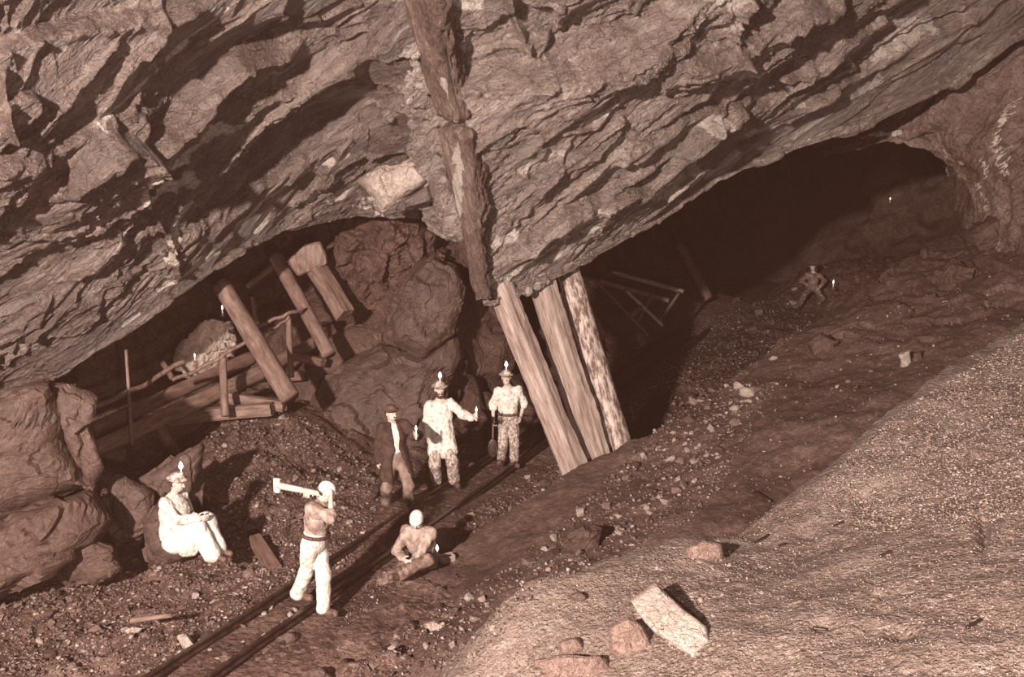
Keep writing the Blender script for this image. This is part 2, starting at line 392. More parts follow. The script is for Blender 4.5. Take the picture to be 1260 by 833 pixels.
# ---- hanging wall on the left
e4 = Pc((-340, 640, 14.2), (-150, 560, 14.6), (0, 476, 14.9), (75, 448, 14.9), (130, 412, 15.0), (220, 350, 15.5), (290, 302, 16.4), (350, 274, 17.3), (440, 256, 18.2), (545, 262, 18.0))
left_rows = [
    Pc((-340, -260, 9.3), (0, -260, 10), (300, -260, 12), (530, -260, 13.8)),
    Pc((-340, 0, 10), (0, 0, 10.8), (150, 0, 11.8), (300, 0, 12.8), (360, 10, 13.4), (440, 0, 14.3), (525, 0, 14.8)),
    Pc((-340, 210, 10.6), (0, 188, 11.3), (110, 172, 12.0), (185, 172, 12.9), (250, 122, 13.6), (360, 72, 14.4), (450, 70, 15.3), (533, 110, 15.9)),
    Pc((-340, 360, 12.4), (0, 320, 13.2), (120, 290, 13.8), (185, 240, 13.9), (280, 190, 14.9), (380, 150, 16.2), (450, 165, 17.0), (540, 190, 17.0)),
    e4, shift(e4, .1, .7, .05), shift(e4, .3, 6.5, 1.2)]
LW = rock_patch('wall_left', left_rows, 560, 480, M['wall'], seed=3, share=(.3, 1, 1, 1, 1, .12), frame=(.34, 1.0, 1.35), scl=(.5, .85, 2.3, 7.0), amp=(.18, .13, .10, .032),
    calm=[(80, 110, 110, 75, .3), (40, 330, 110, 130, .25), (440, 100, 80, 80, .3), (330, 40, 90, 50, .4)], edge=[(-340, 640), (0, 476), (130, 412), (290, 302), (440, 256), (545, 262)],
    label='dark overhanging rock wall streaked with pale bands, filling the upper left',
    steps=[([(80, 215), (112, 186), (140, 168), (185, 186), (215, 160), (255, 116), (300, 82), (352, 70)], .26, 55, .36, 18),
           ([(0, 60), (60, 42), (110, 32), (170, 24), (230, 10)], .25, 40, .25, 16),
           ([(0, 192), (60, 190), (112, 172)], .10, 60, .22, 90),
           ([(182, 190), (175, 250), (150, 285), (120, 318)], .16, 50, .16, 40),
           ([(300, 245), (350, 200), (395, 165), (440, 148)], .16, 40, .18, 22),
           ([(235, 285), (300, 235), (345, 180)], .14, 30, .12, 20),
           ([(340, 110), (400, 88), (445, 62), (470, 40)], .22, 45, .2, 25)],
    cracks=[([(180, 190), (190, 230), (186, 275), (205, 300), (212, 330)], .14, 3), ([(230, 190), (224, 230), (215, 270)], .10, 3),
            ([(205, 5), (195, 40), (180, 70)], .15, 3), ([(5, 90), (8, 150), (15, 180)], .2, 4), ([(0, 440), (30, 420), (60, 360)], .1, 3)],
    veins_glints=[([(285, 18), (255, 50), (225, 80), (190, 115), (165, 140), (135, 165)], 3.0), ([(420, 178), (385, 200), (340, 232), (300, 270), (292, 282)], 3.5),
           ([(420, 85), (385, 112), (355, 140), (330, 172), (315, 205)], 4), ([(245, 255), (222, 278), (205, 300)], 5), ([(120, 333), (138, 318), (152, 298)], 8),
           ([(150, 401), (170, 386)], 4), ([(335, 255), (325, 275), (318, 285)], 5), ([(175, 195), (170, 240), (182, 262), (240, 228)], 7), ([(300, 150), (260, 165), (215, 205)], 8),
           ([(195, 358), (240, 328), (280, 304)], 4), ([(220, 290), (205, 318)], 6)])

# ---- hanging wall in the middle, over the props
m4 = Pc((592, 362, 16.0), (610, 360, 16.0), (690, 326, 16.9), (790, 270, 18.2), (880, 212, 19.3), (960, 180, 20), (1050, 148, 20.5), (1170, 92, 20.6), (1240, 40, 20.4), (1480, -110, 20.5))
mid_rows = [
    Pc((540, -260, 11.5), (800, -260, 12.5), (1100, -280, 15), (1480, -300, 17)),
    Pc((545, 0, 13.6), (700, 0, 13.8), (850, 0, 14.6), (1000, -20, 16), (1240, -120, 18), (1480, -210, 18.6)),
    Pc((568, 130, 14.5), (700, 110, 14.9), (850, 95, 15.9), (980, 60, 17.3), (1180, -40, 18.8), (1480, -170, 19.4)),
    Pc((586, 260, 15.4), (700, 230, 15.8), (820, 190, 17), (930, 135, 18.3), (1060, 75, 19.2), (1240, -20, 19.7), (1480, -135, 20)),
    m4, shift(m4, .15, .6, .10), shift(m4, .6, 8, 2.2), shift(m4, 1.0, 20, 5)]
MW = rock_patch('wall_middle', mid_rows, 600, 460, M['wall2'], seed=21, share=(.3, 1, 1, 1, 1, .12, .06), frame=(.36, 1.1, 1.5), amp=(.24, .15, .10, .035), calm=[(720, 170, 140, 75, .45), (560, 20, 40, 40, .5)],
    edge=[(592, 362), (690, 326), (790, 270), (880, 212), (960, 180), (1050, 148), (1170, 92), (1240, 40)],
    label='bright flaked rock mass hanging over the timber props, upper middle',
    steps=[([(570, 102), (640, 92), (700, 88), (760, 72), (800, 52), (840, 30)], .40, 50, .32, 20),
           ([(690, 80), (730, 60), (790, 55), (838, 50)], .2, 20, .15, 14),
           ([(640, 300), (690, 262), (740, 240), (790, 226), (860, 150), (900, 128), (960, 92), (1010, 60)], .22, 30, .22, 18),
           ([(600, 300), (640, 290), (690, 262)], .1, 20, .12, 14),
           ([(780, 180), (840, 140), (880, 130)], .15, 30, .15, 18), ([(860, 60), (910, 50), (960, 30), (1010, 8)], .3, 40, .25, 22),
           ([(990, 120), (1060, 82), (1120, 50), (1190, 20)], .2, 22, .22, 14)],
    cracks=[([(632, 0), (640, 35), (655, 70)], .22, 4), ([(700, 180), (690, 210), (660, 240)], .1, 3), ([(760, 130), (730, 160), (690, 165)], .1, 3),
            ([(900, 50), (915, 10), (918, 0)], .3, 5)],
    veins_glints=[([(612, 300), (632, 290), (640, 276)], 7), ([(845, 205), (880, 215), (905, 190)], 10), ([(830, 215), (800, 240)], 7), ([(850, 148), (880, 142)], 9), ([(905, 165), (965, 150)], 6),
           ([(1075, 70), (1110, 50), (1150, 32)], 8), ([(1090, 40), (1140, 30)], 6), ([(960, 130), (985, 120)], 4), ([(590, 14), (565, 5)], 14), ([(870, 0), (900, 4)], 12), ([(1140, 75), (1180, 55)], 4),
           ([(1000, 105), (1040, 85)], 4), ([(625, 345), (690, 318), (780, 266)], 4), ([(600, 345), (640, 330), (680, 305)], 6), ([(700, 268), (760, 245)], 7), ([(690, 290), (750, 272)], 5), ([(820, 235), (870, 208)], 6), ([(1000, 90), (1060, 58)], 5), ([(870, 105), (930, 80)], 5), ([(640, 205), (700, 190)], 6), ([(720, 150), (770, 130)], 5)])  # the lower-rim strokes paint white highlights into the colour

# ---- the fibrous seam between the two masses
SO = .28
s_rows = [Pc((470, -200, 13.2), (505, 0, 14.6), (535, 120, 15.5), (556, 200, 15.9), (580, 320, 16.6), (594, 364, 16.4)),
          Pc((475, -200, 12.6), (513, 0, 14.0), (543, 120, 14.85), (564, 200, 15.3), (585, 320, 15.9), (597, 364, 16.0)),
          Pc((495, -200, 12.3), (532, 0, 13.7), (558, 120, 14.5), (578, 200, 14.95), (591, 320, 15.65), (600, 364, 15.9)),
          Pc((510, -200, 12.4), (548, 0, 13.75), (572, 110, 14.55), (592, 200, 15.0), (597, 320, 15.7), (602, 364, 15.95)),
          Pc((525, -200, 12.9), (556, 0, 14.3), (580, 110, 15.0), (598, 200, 15.4), (602, 320, 16.0), (606, 364, 16.3))]
def fib(G, seed):
    return fbm(np.stack([G[..., 0]*9 + G[..., 2]*2.1, G[..., 1]*5, G[..., 2]*.9], -1), 4, seed)
s_rows = [shift(c_, -.01, -SO, 0) for c_ in s_rows]
G = loft(s_rows, 330, 110, True, True); N = grid_normals(G)
N *= np.sign(((CAM - G)*N).sum(-1, keepdims=True))
px, py = proj(G); d = .13*fib(G, 5) + .05*ridged(np.stack([G[..., 0]*22 + G[..., 2]*5, G[..., 1]*9, G[..., 2]*1.3], -1), 3, 9)
for poly, dep, w in [([(540, 150), (560, 158), (580, 150)], .25, 5), ([(548, 40), (556, 110), (568, 150)], .12, 3), ([(560, 160), (575, 230), (588, 320)], .15, 3), ([(525, 20), (540, 90), (556, 145)], .1, 2.5)]:
    dist, _ = seg_dist(px + 4*fbm(G*2, 2, 3), py, poly); d -= dep*np.exp(-(dist/w)**2)
v = np.zeros(px.shape)
for poly, w in [([(548, 95), (553, 125), (562, 150)], 2.5), ([(562, 170), (566, 230), (572, 278)], 3), ([(558, 150), (561, 200)], 2)]:  # pale strokes paint the seam's lit left edges as colour
    dist, _ = seg_dist(px + 3*fbm(G*3, 2, 6), py, poly); v = np.maximum(v, np.clip(1.3-dist/w, 0, 1))
G = G + N*d[..., None]
tag(link('wall_seam', quads_mesh('wall_seam', G.reshape(-1, 3), grid_faces(110, 330), {'vein_glint': v}), M['seam']), 'dark splintery rock seam running down between the two overhanging masses', kind='structure')

# ---- broken rib left of the seam
r_rows = [Pc((425, -150, 14.3), (440, 0, 15.3), (462, 30, 15.5), (490, 70, 15.9), (505, 140, 16.4), (520, 210, 16.9), (532, 265, 17.2)),
          Pc((455, -150, 13.6), (468, 0, 14.9), (480, 40, 15.1), (505, 90, 15.6), (520, 160, 16.1), (535, 220, 16.5), (552, 290, 16.9)),
          Pc((500, -150, 13.7), (520, 0, 14.8), (532, 50, 15.1), (545, 110, 15.5), (560, 180, 15.9), (572, 230, 16.2), (582, 300, 16.7)),
          Pc((510, -150, 15), (530, 0, 16), (540, 50, 16.4), (555, 110, 16.7), (570, 180, 17.1), (580, 230, 17.4), (590, 300, 17.8))]
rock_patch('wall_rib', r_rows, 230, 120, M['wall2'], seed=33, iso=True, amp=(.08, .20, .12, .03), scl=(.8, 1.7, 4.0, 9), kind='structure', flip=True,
           label='narrow rib of jointed rock beside the splintery seam')

# ---- rock on the far right closing the cavern mouth
rim = Pc((1012, 186, 23.4), (1060, 176, 23), (1085, 166, 22.6), (1140, 170, 22), (1175, 196, 21.6), (1196, 222, 21.2), (1210, 255, 20.8), (1214, 285, 20.4), (1214, 340, 20.0))
out0 = Pc((985, 160, 25), (1060, 120, 24.6), (1130, 82, 23.8), (1200, 40, 22.8), (1290, -30, 21.5), (1480, -120, 20.5), (1480, 40, 17.4), (1480, 200, 16.9), (1480, 330, 16.6))
mid0 = Pc((1000, 178, 24.2), (1060, 156, 23.6), (1110, 136, 22.6), (1170, 120, 21.7), (1220, 140, 20.7), (1260, 180, 19.5), (1280, 230, 19.1), (1280, 270, 18.9), (1280, 320, 18.7))
rock_patch('wall_right', [out0, mid0, rim, shift(rim, .3, 1.0, .1), shift(rim, 3.0, 10, 2.5)], 260, 220, M['wall3'], seed=41, amp=(.18, .16, .09, .03), flip=True,
    edge=[(1012, 186), (1085, 166), (1140, 170), (1175, 196), (1196, 222), (1214, 285), (1214, 340)],
    label='rounded rock shoulder at the right edge closing the dark cavern mouth',
    steps=[([(1130, 168), (1180, 140), (1230, 110), (1260, 95)], .3, 20, .3, 12)],
    veins_glints=[([(1160, 185), (1190, 200)], 3), ([(1060, 172), (1110, 165)], 3)])

# ---- back of the left gallery and the wall along the track
TA, TB = PG(553, 596), PG(869, 390)
TD = (TB-TA)/np.linalg.norm(TB-TA); TN = np.array([TD[1], -TD[0], 0])        # along the track, to its right
def trk(t, s, z=0.0): return TA + TD*t + TN*s + np.array([0, 0, z])
b_rows = [Pc((-300, 80, 21), (0, 120, 22), (250, 120, 23.5), (480, 180, 22.5), (600, 200, 22)),
          Pc((-300, 400, 19.5), (0, 380, 20), (200, 360, 21.5), (330, 300, 22.5), (440, 290, 21), (520, 290, 20), (620, 300, 21)),
          Pc((-300, 600, 18.5), (0, 560, 19), (200, 520, 20), (330, 440, 21), (440, 400, 20), (520, 400, 19.2), (620, 430, 20.5)),
          Pc((-300, 800, 17.5), (0, 700, 18), (200, 640, 18.5), (330, 560, 19.5), (440, 520, 19.5), (520, 540, 19.2), (620, 560, 20))]
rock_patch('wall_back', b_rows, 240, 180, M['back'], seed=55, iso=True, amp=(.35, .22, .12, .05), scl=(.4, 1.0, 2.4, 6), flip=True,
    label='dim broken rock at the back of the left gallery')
g_rows = [[trk(t, s, z) for t, s, z in ((2.6, -2.6, 6), (6, -3.4, 6.5), (12, -4.5, 7), (26, -5.0, 8))],
          [trk(t, s, z) for t, s, z in ((2.6, -1.9, 2.6), (6, -2.4, 2.6), (12, -3.0, 2.4), (26, -3.4, 2.6))],
          [trk(t, s, z) for t, s, z in ((2.8, -1.2, 1.0), (6, -1.5, .9), (12, -1.7, .75), (26, -2.0, .7))],
          [trk(t, s, z) for t, s, z in ((2.9, -.55, -.15), (6, -.6, -.15), (12, -.6, -.15), (26, -.6, -.15))]]
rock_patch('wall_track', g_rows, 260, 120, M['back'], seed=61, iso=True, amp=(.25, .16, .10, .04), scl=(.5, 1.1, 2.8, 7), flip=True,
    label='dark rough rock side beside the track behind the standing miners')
f_rows = [[trk(26, -6, 9), trk(25, 3, 10), trk(22, 12, 10), trk(12, 18, 10)], [trk(26, -5, 3), trk(26, 3, 3.5), trk(22, 12, 4), trk(13, 17, 5)], [trk(26, -6, -.5), trk(26, 3, -.5), trk(22, 12, 0), trk(13, 16, 0)]]
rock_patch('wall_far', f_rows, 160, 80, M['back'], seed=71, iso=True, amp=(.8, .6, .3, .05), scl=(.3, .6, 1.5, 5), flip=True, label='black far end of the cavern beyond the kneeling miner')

# ================================================================== ground
def surf(name, fn, x0, x1, y0, y1, step, mat, label):
    nx, ny = int((x1-x0)/step), int((y1-y0)/step)
    X, Y = np.meshgrid(np.linspace(x0, x1, nx), np.linspace(y0, y1, ny))
    Z = fn(X, Y)
    G = np.stack([X, Y, Z], -1)
    o = link(name, quads_mesh(name, G.reshape(-1, 3), grid_faces(ny, nx)), mat)
    return tag(o, label, kind='structure')
def tps(pts):
    pts = np.asarray(pts, float); xy, z = pts[:, :2], pts[:, 2]
    def U(r2): return np.where(r2 > 0, r2*np.log(r2+1e-12), 0)
    n = len(xy); K = U(((xy[:, None]-xy[None])**2).sum(-1)) + np.eye(n)*.05
    A = np.zeros((n+3, n+3)); A[:n, :n] = K; A[:n, n] = 1; A[:n, n+1:] = xy; A[n, :n] = 1; A[n+1:, :n] = xy.T
    w = np.linalg.solve(A, np.r_[z, 0, 0, 0])
    def f(X, Y):
        r = w[n] + w[n+1]*X + w[n+2]*Y
        for k in range(n): r = r + w[k]*U((X-xy[k, 0])**2 + (Y-xy[k, 1])**2)
        return r
    return f
ctl = []
for t in (-12, -9, -6, -3, 0, 3, 6, 10, 15, 20, 26):
    for s in (-.3, .5, 1.1): ctl.append(trk(t, s, 0))
def cz(px, py, Y): ctl.append(P(px, py, Y))
cz(0, 833, 10.3); cz(0, 760, 11.6); cz(100, 760, 11.8); cz(120, 833, 10.4); cz(230, 700, 12.9); cz(-200, 833, 10.2); cz(150, 700, 12.9)
cz(300, 620, 14.6); cz(350, 560, 16.2); cz(400, 520, 17.3); cz(330, 510, 17.2); cz(270, 545, 16.0); cz(440, 600, 15.0); cz(430, 540, 17.3)
cz(180, 570, 16.6); cz(120, 560, 17.5); cz(-100, 600, 16.5)
cz(940, 400, 28.5); cz(1000, 378, 31); cz(960, 372, 31.5); cz(860, 345, 33); cz(1000, 330, 33)
gz = tps(ctl)
def floor_z(X, Y):
    Z = np.clip(gz(X, Y), -.5, 3.0)
    G = np.stack([X, Y, Z], -1)
    s = (X-TA[0])*TN[0] + (Y-TA[1])*TN[1]
    rough = np.clip((np.abs(s-.40) - .45)/1.0, .12, 1)
    d, e = plates(G*np.array([2.6, 2.6, 2.6]), 5, 1.0)
    d2, e2 = plates(G*6.5, 8, 1.2)
    return Z - .04 + rough*(.10*fbm(G*.9, 3, 4) + .11*d + .055*d2) + .012*fbm(G*12, 2, 9)
FLOOR = surf('floor', floor_z, -13, 17, 7.5, 44, .070, M['floor'], 'dark rubble-strewn cavern floor around the track')

def bank_patch(name, rows, nc, nr, mat, label, amp, seed, bumps=(), outcrop=0):
    G = loft(rows, nc, nr, True, True)
    N = grid_normals(G); N *= np.sign(N[..., 2:3].mean())
    px, py = proj(G)
    d = amp[0]*fbm(G*.55, 3, seed) + amp[1]*fbm(G*2.2, 4, seed+5) + amp[2]*fbm(G*10, 3, seed+9)
    if outcrop: a_, e_ = plates(G*np.array([1.9, 1.2, 2.2]) + .4*fbm(G*1.5, 2, seed)[..., None], seed+3, 1.4); d += outcrop*(a_-.25*np.exp(-e_/.06))*np.clip((px-900)/120, 0, 1)*np.clip((470-py)/120+.4*fbm(G*.6, 2, 8), 0, 1)
    for (bx, by, r, h) in bumps: d += h*np.exp(-(((px-bx)/r[0])**2 + ((py-by)/r[1])**2))
    G = G + N*d[..., None]
    me = quads_mesh(name, G.reshape(-1, 3), grid_faces(nr, nc)); 
    o = link(name, me, mat, None, True); tag(o, label, kind='structure'); return o
crest = Pc((1500, 110, 24.5), (1330, 205, 23.6), (1214, 277, 22.6), (1120, 325, 21), (1020, 394, 18.8), (940, 444, 17.4), (860, 502, 16.2), (775, 549, 15.3), (700, 592, 14.6), (620, 642, 13.6), (550, 690, 12.7), (470, 735, 11.8), (400, 782, 11.0), (330, 838, 10.2), (250, 900, 9.4))
mid_b = [shift(crest, -1.2, 1.4, -1.5), shift(crest, -.22, .28, -.22), crest,
    Pc((1500, 200, 20), (1330, 280, 19.5), (1250, 320, 18.8), (1150, 375, 17.8), (1050, 440, 16.2), (960, 495, 15.2), (880, 550, 14.3), (790, 605, 13.5), (720, 645, 12.8), (640, 690, 12), (580, 735, 11.4), (500, 780, 10.7), (430, 830, 10.1), (360, 890, 9.5), (300, 950, 9)),
    Pc((1500, 300, 16.5), (1330, 370, 16.0), (1250, 410, 15.3), (1150, 470, 14.2), (1060, 540, 12.8), (970, 610, 11.8), (890, 660, 11.0), (800, 690, 10.8), (720, 715, 10.4), (660, 745, 10.1), (610, 790, 9.6), (570, 830, 9.2), (540, 880, 8.8), (500, 930, 8.4), (460, 980, 8)),
    Pc((1500, 430, 14.5), (1330, 500, 14.0), (1250, 560, 13.0), (1150, 640, 12), (1060, 700, 11), (970, 750, 10.3), (890, 790, 9.8), (800, 810, 9.6), (720, 830, 9.4), (660, 860, 9.2), (610, 900, 8.8), (570, 940, 8.5), (540, 980, 8.2), (500, 1030, 7.9), (460, 1080, 7.6))]
BANK = bank_patch('floor_middle_bank', mid_b, 520, 240, M['bank'], 'brown earth bank sloping up to the right behind the near gravel', (.14, .085, .018), 5, outcrop=.12)
ncrest = Pc((500, 960, 6.6), (545, 860, 7.0), (580, 812, 7.4), (620, 755, 7.7), (655, 722, 7.9), (710, 702, 8.1), (790, 682, 8.4), (850, 664, 8.6), (890, 664, 8.8), (925, 658, 9.0), (960, 632, 9.2), (1010, 586, 9.7), (1060, 547, 10.3), (1110, 502, 11.0), (1190, 450, 12.0), (1262, 406, 13.0), (1400, 330, 14), (1560, 260, 15))
near_b = [shift(ncrest, -.7, 1.0, -1.3), shift(ncrest, -.16, .26, -.24), ncrest,
    Pc((540, 1060, 5.9), (600, 950, 6.3), (650, 880, 6.6), (690, 810, 7.0), (720, 770, 7.3), (770, 745, 7.5), (830, 725, 7.7), (890, 712, 7.9), (930, 705, 8.0), (980, 690, 8.1), (1020, 670, 8.2), (1070, 635, 8.5), (1120, 600, 8.9), (1170, 555, 9.5), (1240, 510, 10.2), (1310, 470, 10.9), (1430, 400, 12), (1580, 320, 13)),
    Pc((600, 1200, 5.0), (700, 1060, 5.4), (760, 980, 5.6), (810, 900, 5.9), (850, 860, 6.1), (900, 830, 6.2), (950, 805, 6.3), (1000, 790, 6.3), (1040, 775, 6.4), (1080, 760, 6.5), (1120, 740, 6.6), (1170, 710, 6.8), (1220, 680, 7.0), (1270, 640, 7.4), (1320, 600, 7.8), (1380, 560, 8.3), (1480, 500, 9), (1600, 430, 10)),
    Pc((750, 1400, 4.2), (850, 1260, 4.4), (920, 1150, 4.5), (980, 1080, 4.6), (1030, 1030, 4.7), (1080, 990, 4.8), (1130, 960, 4.8), (1180, 940, 4.8), (1220, 920, 4.9), (1260, 900, 4.9), (1300, 880, 5.0), (1340, 850, 5.1), (1390, 820, 5.3), (1430, 780, 5.5), (1480, 740, 5.8), (1530, 700, 6.2), (1600, 640, 6.8), (1700, 560, 7.5)),
    Pc((1300, 1900, 2.8), (1350, 1800, 2.9), (1400, 1700, 3.0), (1450, 1650, 3.0), (1500, 1600, 3.1), (1550, 1550, 3.1), (1600, 1500, 3.2), (1640, 1480, 3.2), (1680, 1450, 3.2), (1720, 1430, 3.2), (1760, 1400, 3.2), (1800, 1350, 3.3), (1850, 1300, 3.4), (1900, 1250, 3.5), (1950, 1200, 3.6), (2000, 1100, 3.8), (2050, 1000, 4.0), (2100, 900, 4.2))]
NEAR = bank_patch('floor_near_bank', near_b, 460, 360, M['near'], 'pale gravel bank in the lower right foreground', (.10, .055, .012), 15,
    bumps=[(1060, 610, (14, 8), -.06), (990, 655, (14, 6), -.05), (1210, 655, (6, 22), -.10), (1015, 775, (16, 6), -.05), (1110, 785, (20, 8), -.05)])

def bvh_of(*obs):
    V, Fc, off = [], [], 0
    for o in obs:
        me = o.data; n = len(me.vertices); a = np.empty(n*3, np.float32); me.vertices.foreach_get('co', a)
        V += a.reshape(-1, 3).tolist(); b = np.empty(len(me.loops), np.int32); me.loops.foreach_get('vertex_index', b)
        Fc += (b.reshape(-1, 4)+off).tolist(); off += n
    return BVHTree.FromPolygons(V, Fc)
GROUND = bvh_of(FLOOR, BANK, NEAR)
def hit(px, py):
    d = ray(px, py); h = GROUND.ray_cast(Vector(CAM), Vector(d), 80)
    return np.array(h[0]) if h[0] is not None else None
def ground_z(x, y, top=8.0):
    h = GROUND.ray_cast(Vector((x, y, top)), Vector((0, 0, -1)), 40)
    return h[0].z if h[0] is not None else 0.0

# ---- boulders
def boulder(name, poly, Y, thick, mat, label=None, cat='rock', grad=(0, 0), seed=0, n=84, rings=56, amp=(.06, .10, .03), parent=None, kind=None, group=None, power=.40, smooth=False):
    pp = np.asarray(poly, float); c0 = pp.mean(0)
    yy = Y + (pp[:, 0]-c0[0])*grad[0] + (pp[:, 1]-c0[1])*grad[1]
    ring = np.array([P(a, b, y) for (a, b), y in zip(pp, yy)])
    ring = resample(ring, n, smooth, True); c = ring.mean(0)
    view = CAM - c; view /= np.linalg.norm(view); rows = []
    th = np.linspace(-math.pi/2, math.pi/2, 400); pr = np.stack([np.maximum(np.cos(th), 0)**power, np.sign(np.sin(th))*np.abs(np.sin(th))**.8], 1)
    rad = np.linalg.norm(ring-c, axis=1).mean(); pr = resample(pr*np.array([rad, thick]), rings)/np.array([rad, thick]); pr[0, 0] = pr[-1, 0] = .02
    for s, h_ in pr: rows.append(c + (ring-c)*s + view*thick*h_)
    G = np.stack(rows)
    N = np.cross(np.roll(G, -1, 1)-np.roll(G, 1, 1), np.gradient(G, axis=0)); N /= np.maximum(np.linalg.norm(N, axis=2, keepdims=True), 1e-9)
    N *= np.sign((N*(G-c)).sum(-1, keepdims=True))
    a, e = plates(G*1.5 + seed*3.1, seed+100, 1.2); a2, e2 = plates(G*4.0, seed+120, 1.2)
    d = amp[0]*fbm(G*1.3, 3, seed) + amp[1]*a + amp[2]*a2 + amp[2]*.5*fbm(G*9, 3, seed+3)
    G = G + N*d[..., None]
    V = np.vstack([G.reshape(-1, 3), G[0].mean(0), G[-1].mean(0)]) - c
    me = bpy.data.meshes.new(name); nf = grid_faces(rings, n, True).tolist(); k = rings*n
    nf += [[k, (j+1) % n, j] for j in range(n)] + [[k+1, (rings-1)*n+j, (rings-1)*n+(j+1) % n] for j in range(n)]
    me.from_pydata(V.tolist(), [], nf); me.update()
    o = link(name, me, mat, None, smooth)
    o.location = c
    if parent is not None: o.parent = parent
    if label: tag(o, label, cat, group, kind)
    return o
B, BD = M['boulder'], M['boulder_dark']
boulder('boulder', [(-120, 490), (0, 480), (58, 468), (68, 500), (76, 540), (104, 578), (112, 600), (60, 622), (0, 640), (-120, 660)], 12.6, .8, B, 'rounded brown boulder at the left edge under the overhang', seed=1, grad=(.004, 0))
boulder('boulder', [(64, 472), (90, 476), (115, 492), (112, 520), (118, 545), (128, 578), (112, 602), (90, 570), (76, 538), (67, 500)], 12.8, .45, B, 'upright split boulder beside the dark gallery mouth', seed=2)
boulder('boulder', [(-120, 660), (0, 640), (70, 622), (112, 604), (135, 640), (118, 668), (60, 705), (0, 735), (-120, 800)], 12.2, .7, BD, 'large smooth dark slab below the boulders at the left edge', seed=3, grad=(.003, -.004))
boulder('boulder', [(82, 672), (110, 662), (138, 672), (150, 700), (120, 718), (85, 722), (66, 708)], 12.4, .35, BD, 'small blocky rock at the foot of the left slab', seed=4)
boulder('boulder', [(116, 576), (140, 584), (165, 597), (186, 606), (190, 640), (172, 664), (148, 670), (128, 645), (124, 605)], 13.5, .45, B, 'squarish rock beside the upright split boulder, left of the sitting man', seed=5)
boulder('boulder', [(160, 600), (192, 580), (225, 556), (250, 546), (248, 580), (238, 622), (205, 640), (180, 640)], 13.9, .4, B, 'pale-edged slanting rock ledge just behind the sitting man', seed=16, grad=(.003, 0))
boulder('boulder', [(176, 645), (205, 610), (232, 650), (240, 672), (226, 694), (202, 702), (180, 690)], 13.1, .42, B, 'rounded rock the white-coated man sits on', seed=6)
boulder('boulder', [(534, 316), (560, 328), (574, 352), (573, 380), (560, 408), (520, 438), (482, 424), (477, 396), (492, 362), (512, 336)], 18.8, .8, B, 'big smooth boulder wedged under the seam, left of the props', seed=7)
boulder('boulder', [(400, 462), (470, 424), (520, 440), (562, 414), (566, 446), (548, 480), (540, 520), (528, 556), (470, 566), (420, 548), (378, 500)], 18.6, .7, B, 'broad rounded rock mound behind the bearded miner', seed=8, grad=(0, -.006))
boulder('boulder', [(432, 262), (470, 250), (520, 258), (545, 290), (538, 318), (505, 345), (478, 385), (440, 372), (405, 330), (412, 290)], 20.0, .8, M['back'], 'broken dim rock above the big smooth boulder', seed=9, amp=(.2, .3, .12))
boulder('rock_block', [(440, 222), (470, 206), (500, 196), (526, 190), (530, 222), (470, 262), (462, 242)], 16.7, .35, M['stone_pale'], None, seed=10, amp=(.03, .06, .03), parent=LW)
boulder('rock_block', [(472, 262), (530, 224), (534, 246), (500, 258), (474, 266)], 16.7, .3, M['wall'], None, seed=12, amp=(.03, .04, .02), parent=LW)
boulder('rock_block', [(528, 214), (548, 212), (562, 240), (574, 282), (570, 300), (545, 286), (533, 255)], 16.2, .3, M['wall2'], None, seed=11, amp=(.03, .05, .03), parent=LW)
boulder('debris_mound', [(352, 470), (400, 418), (430, 400), (470, 405), (490, 440), (520, 480), (500, 540), (440, 560), (380, 530)], 19.2, .55, M['bank'], 'earthy debris mound below the leaning gallery timbers', 'mound', seed=14, grad=(0, -.008), amp=(.08, .03, .02))

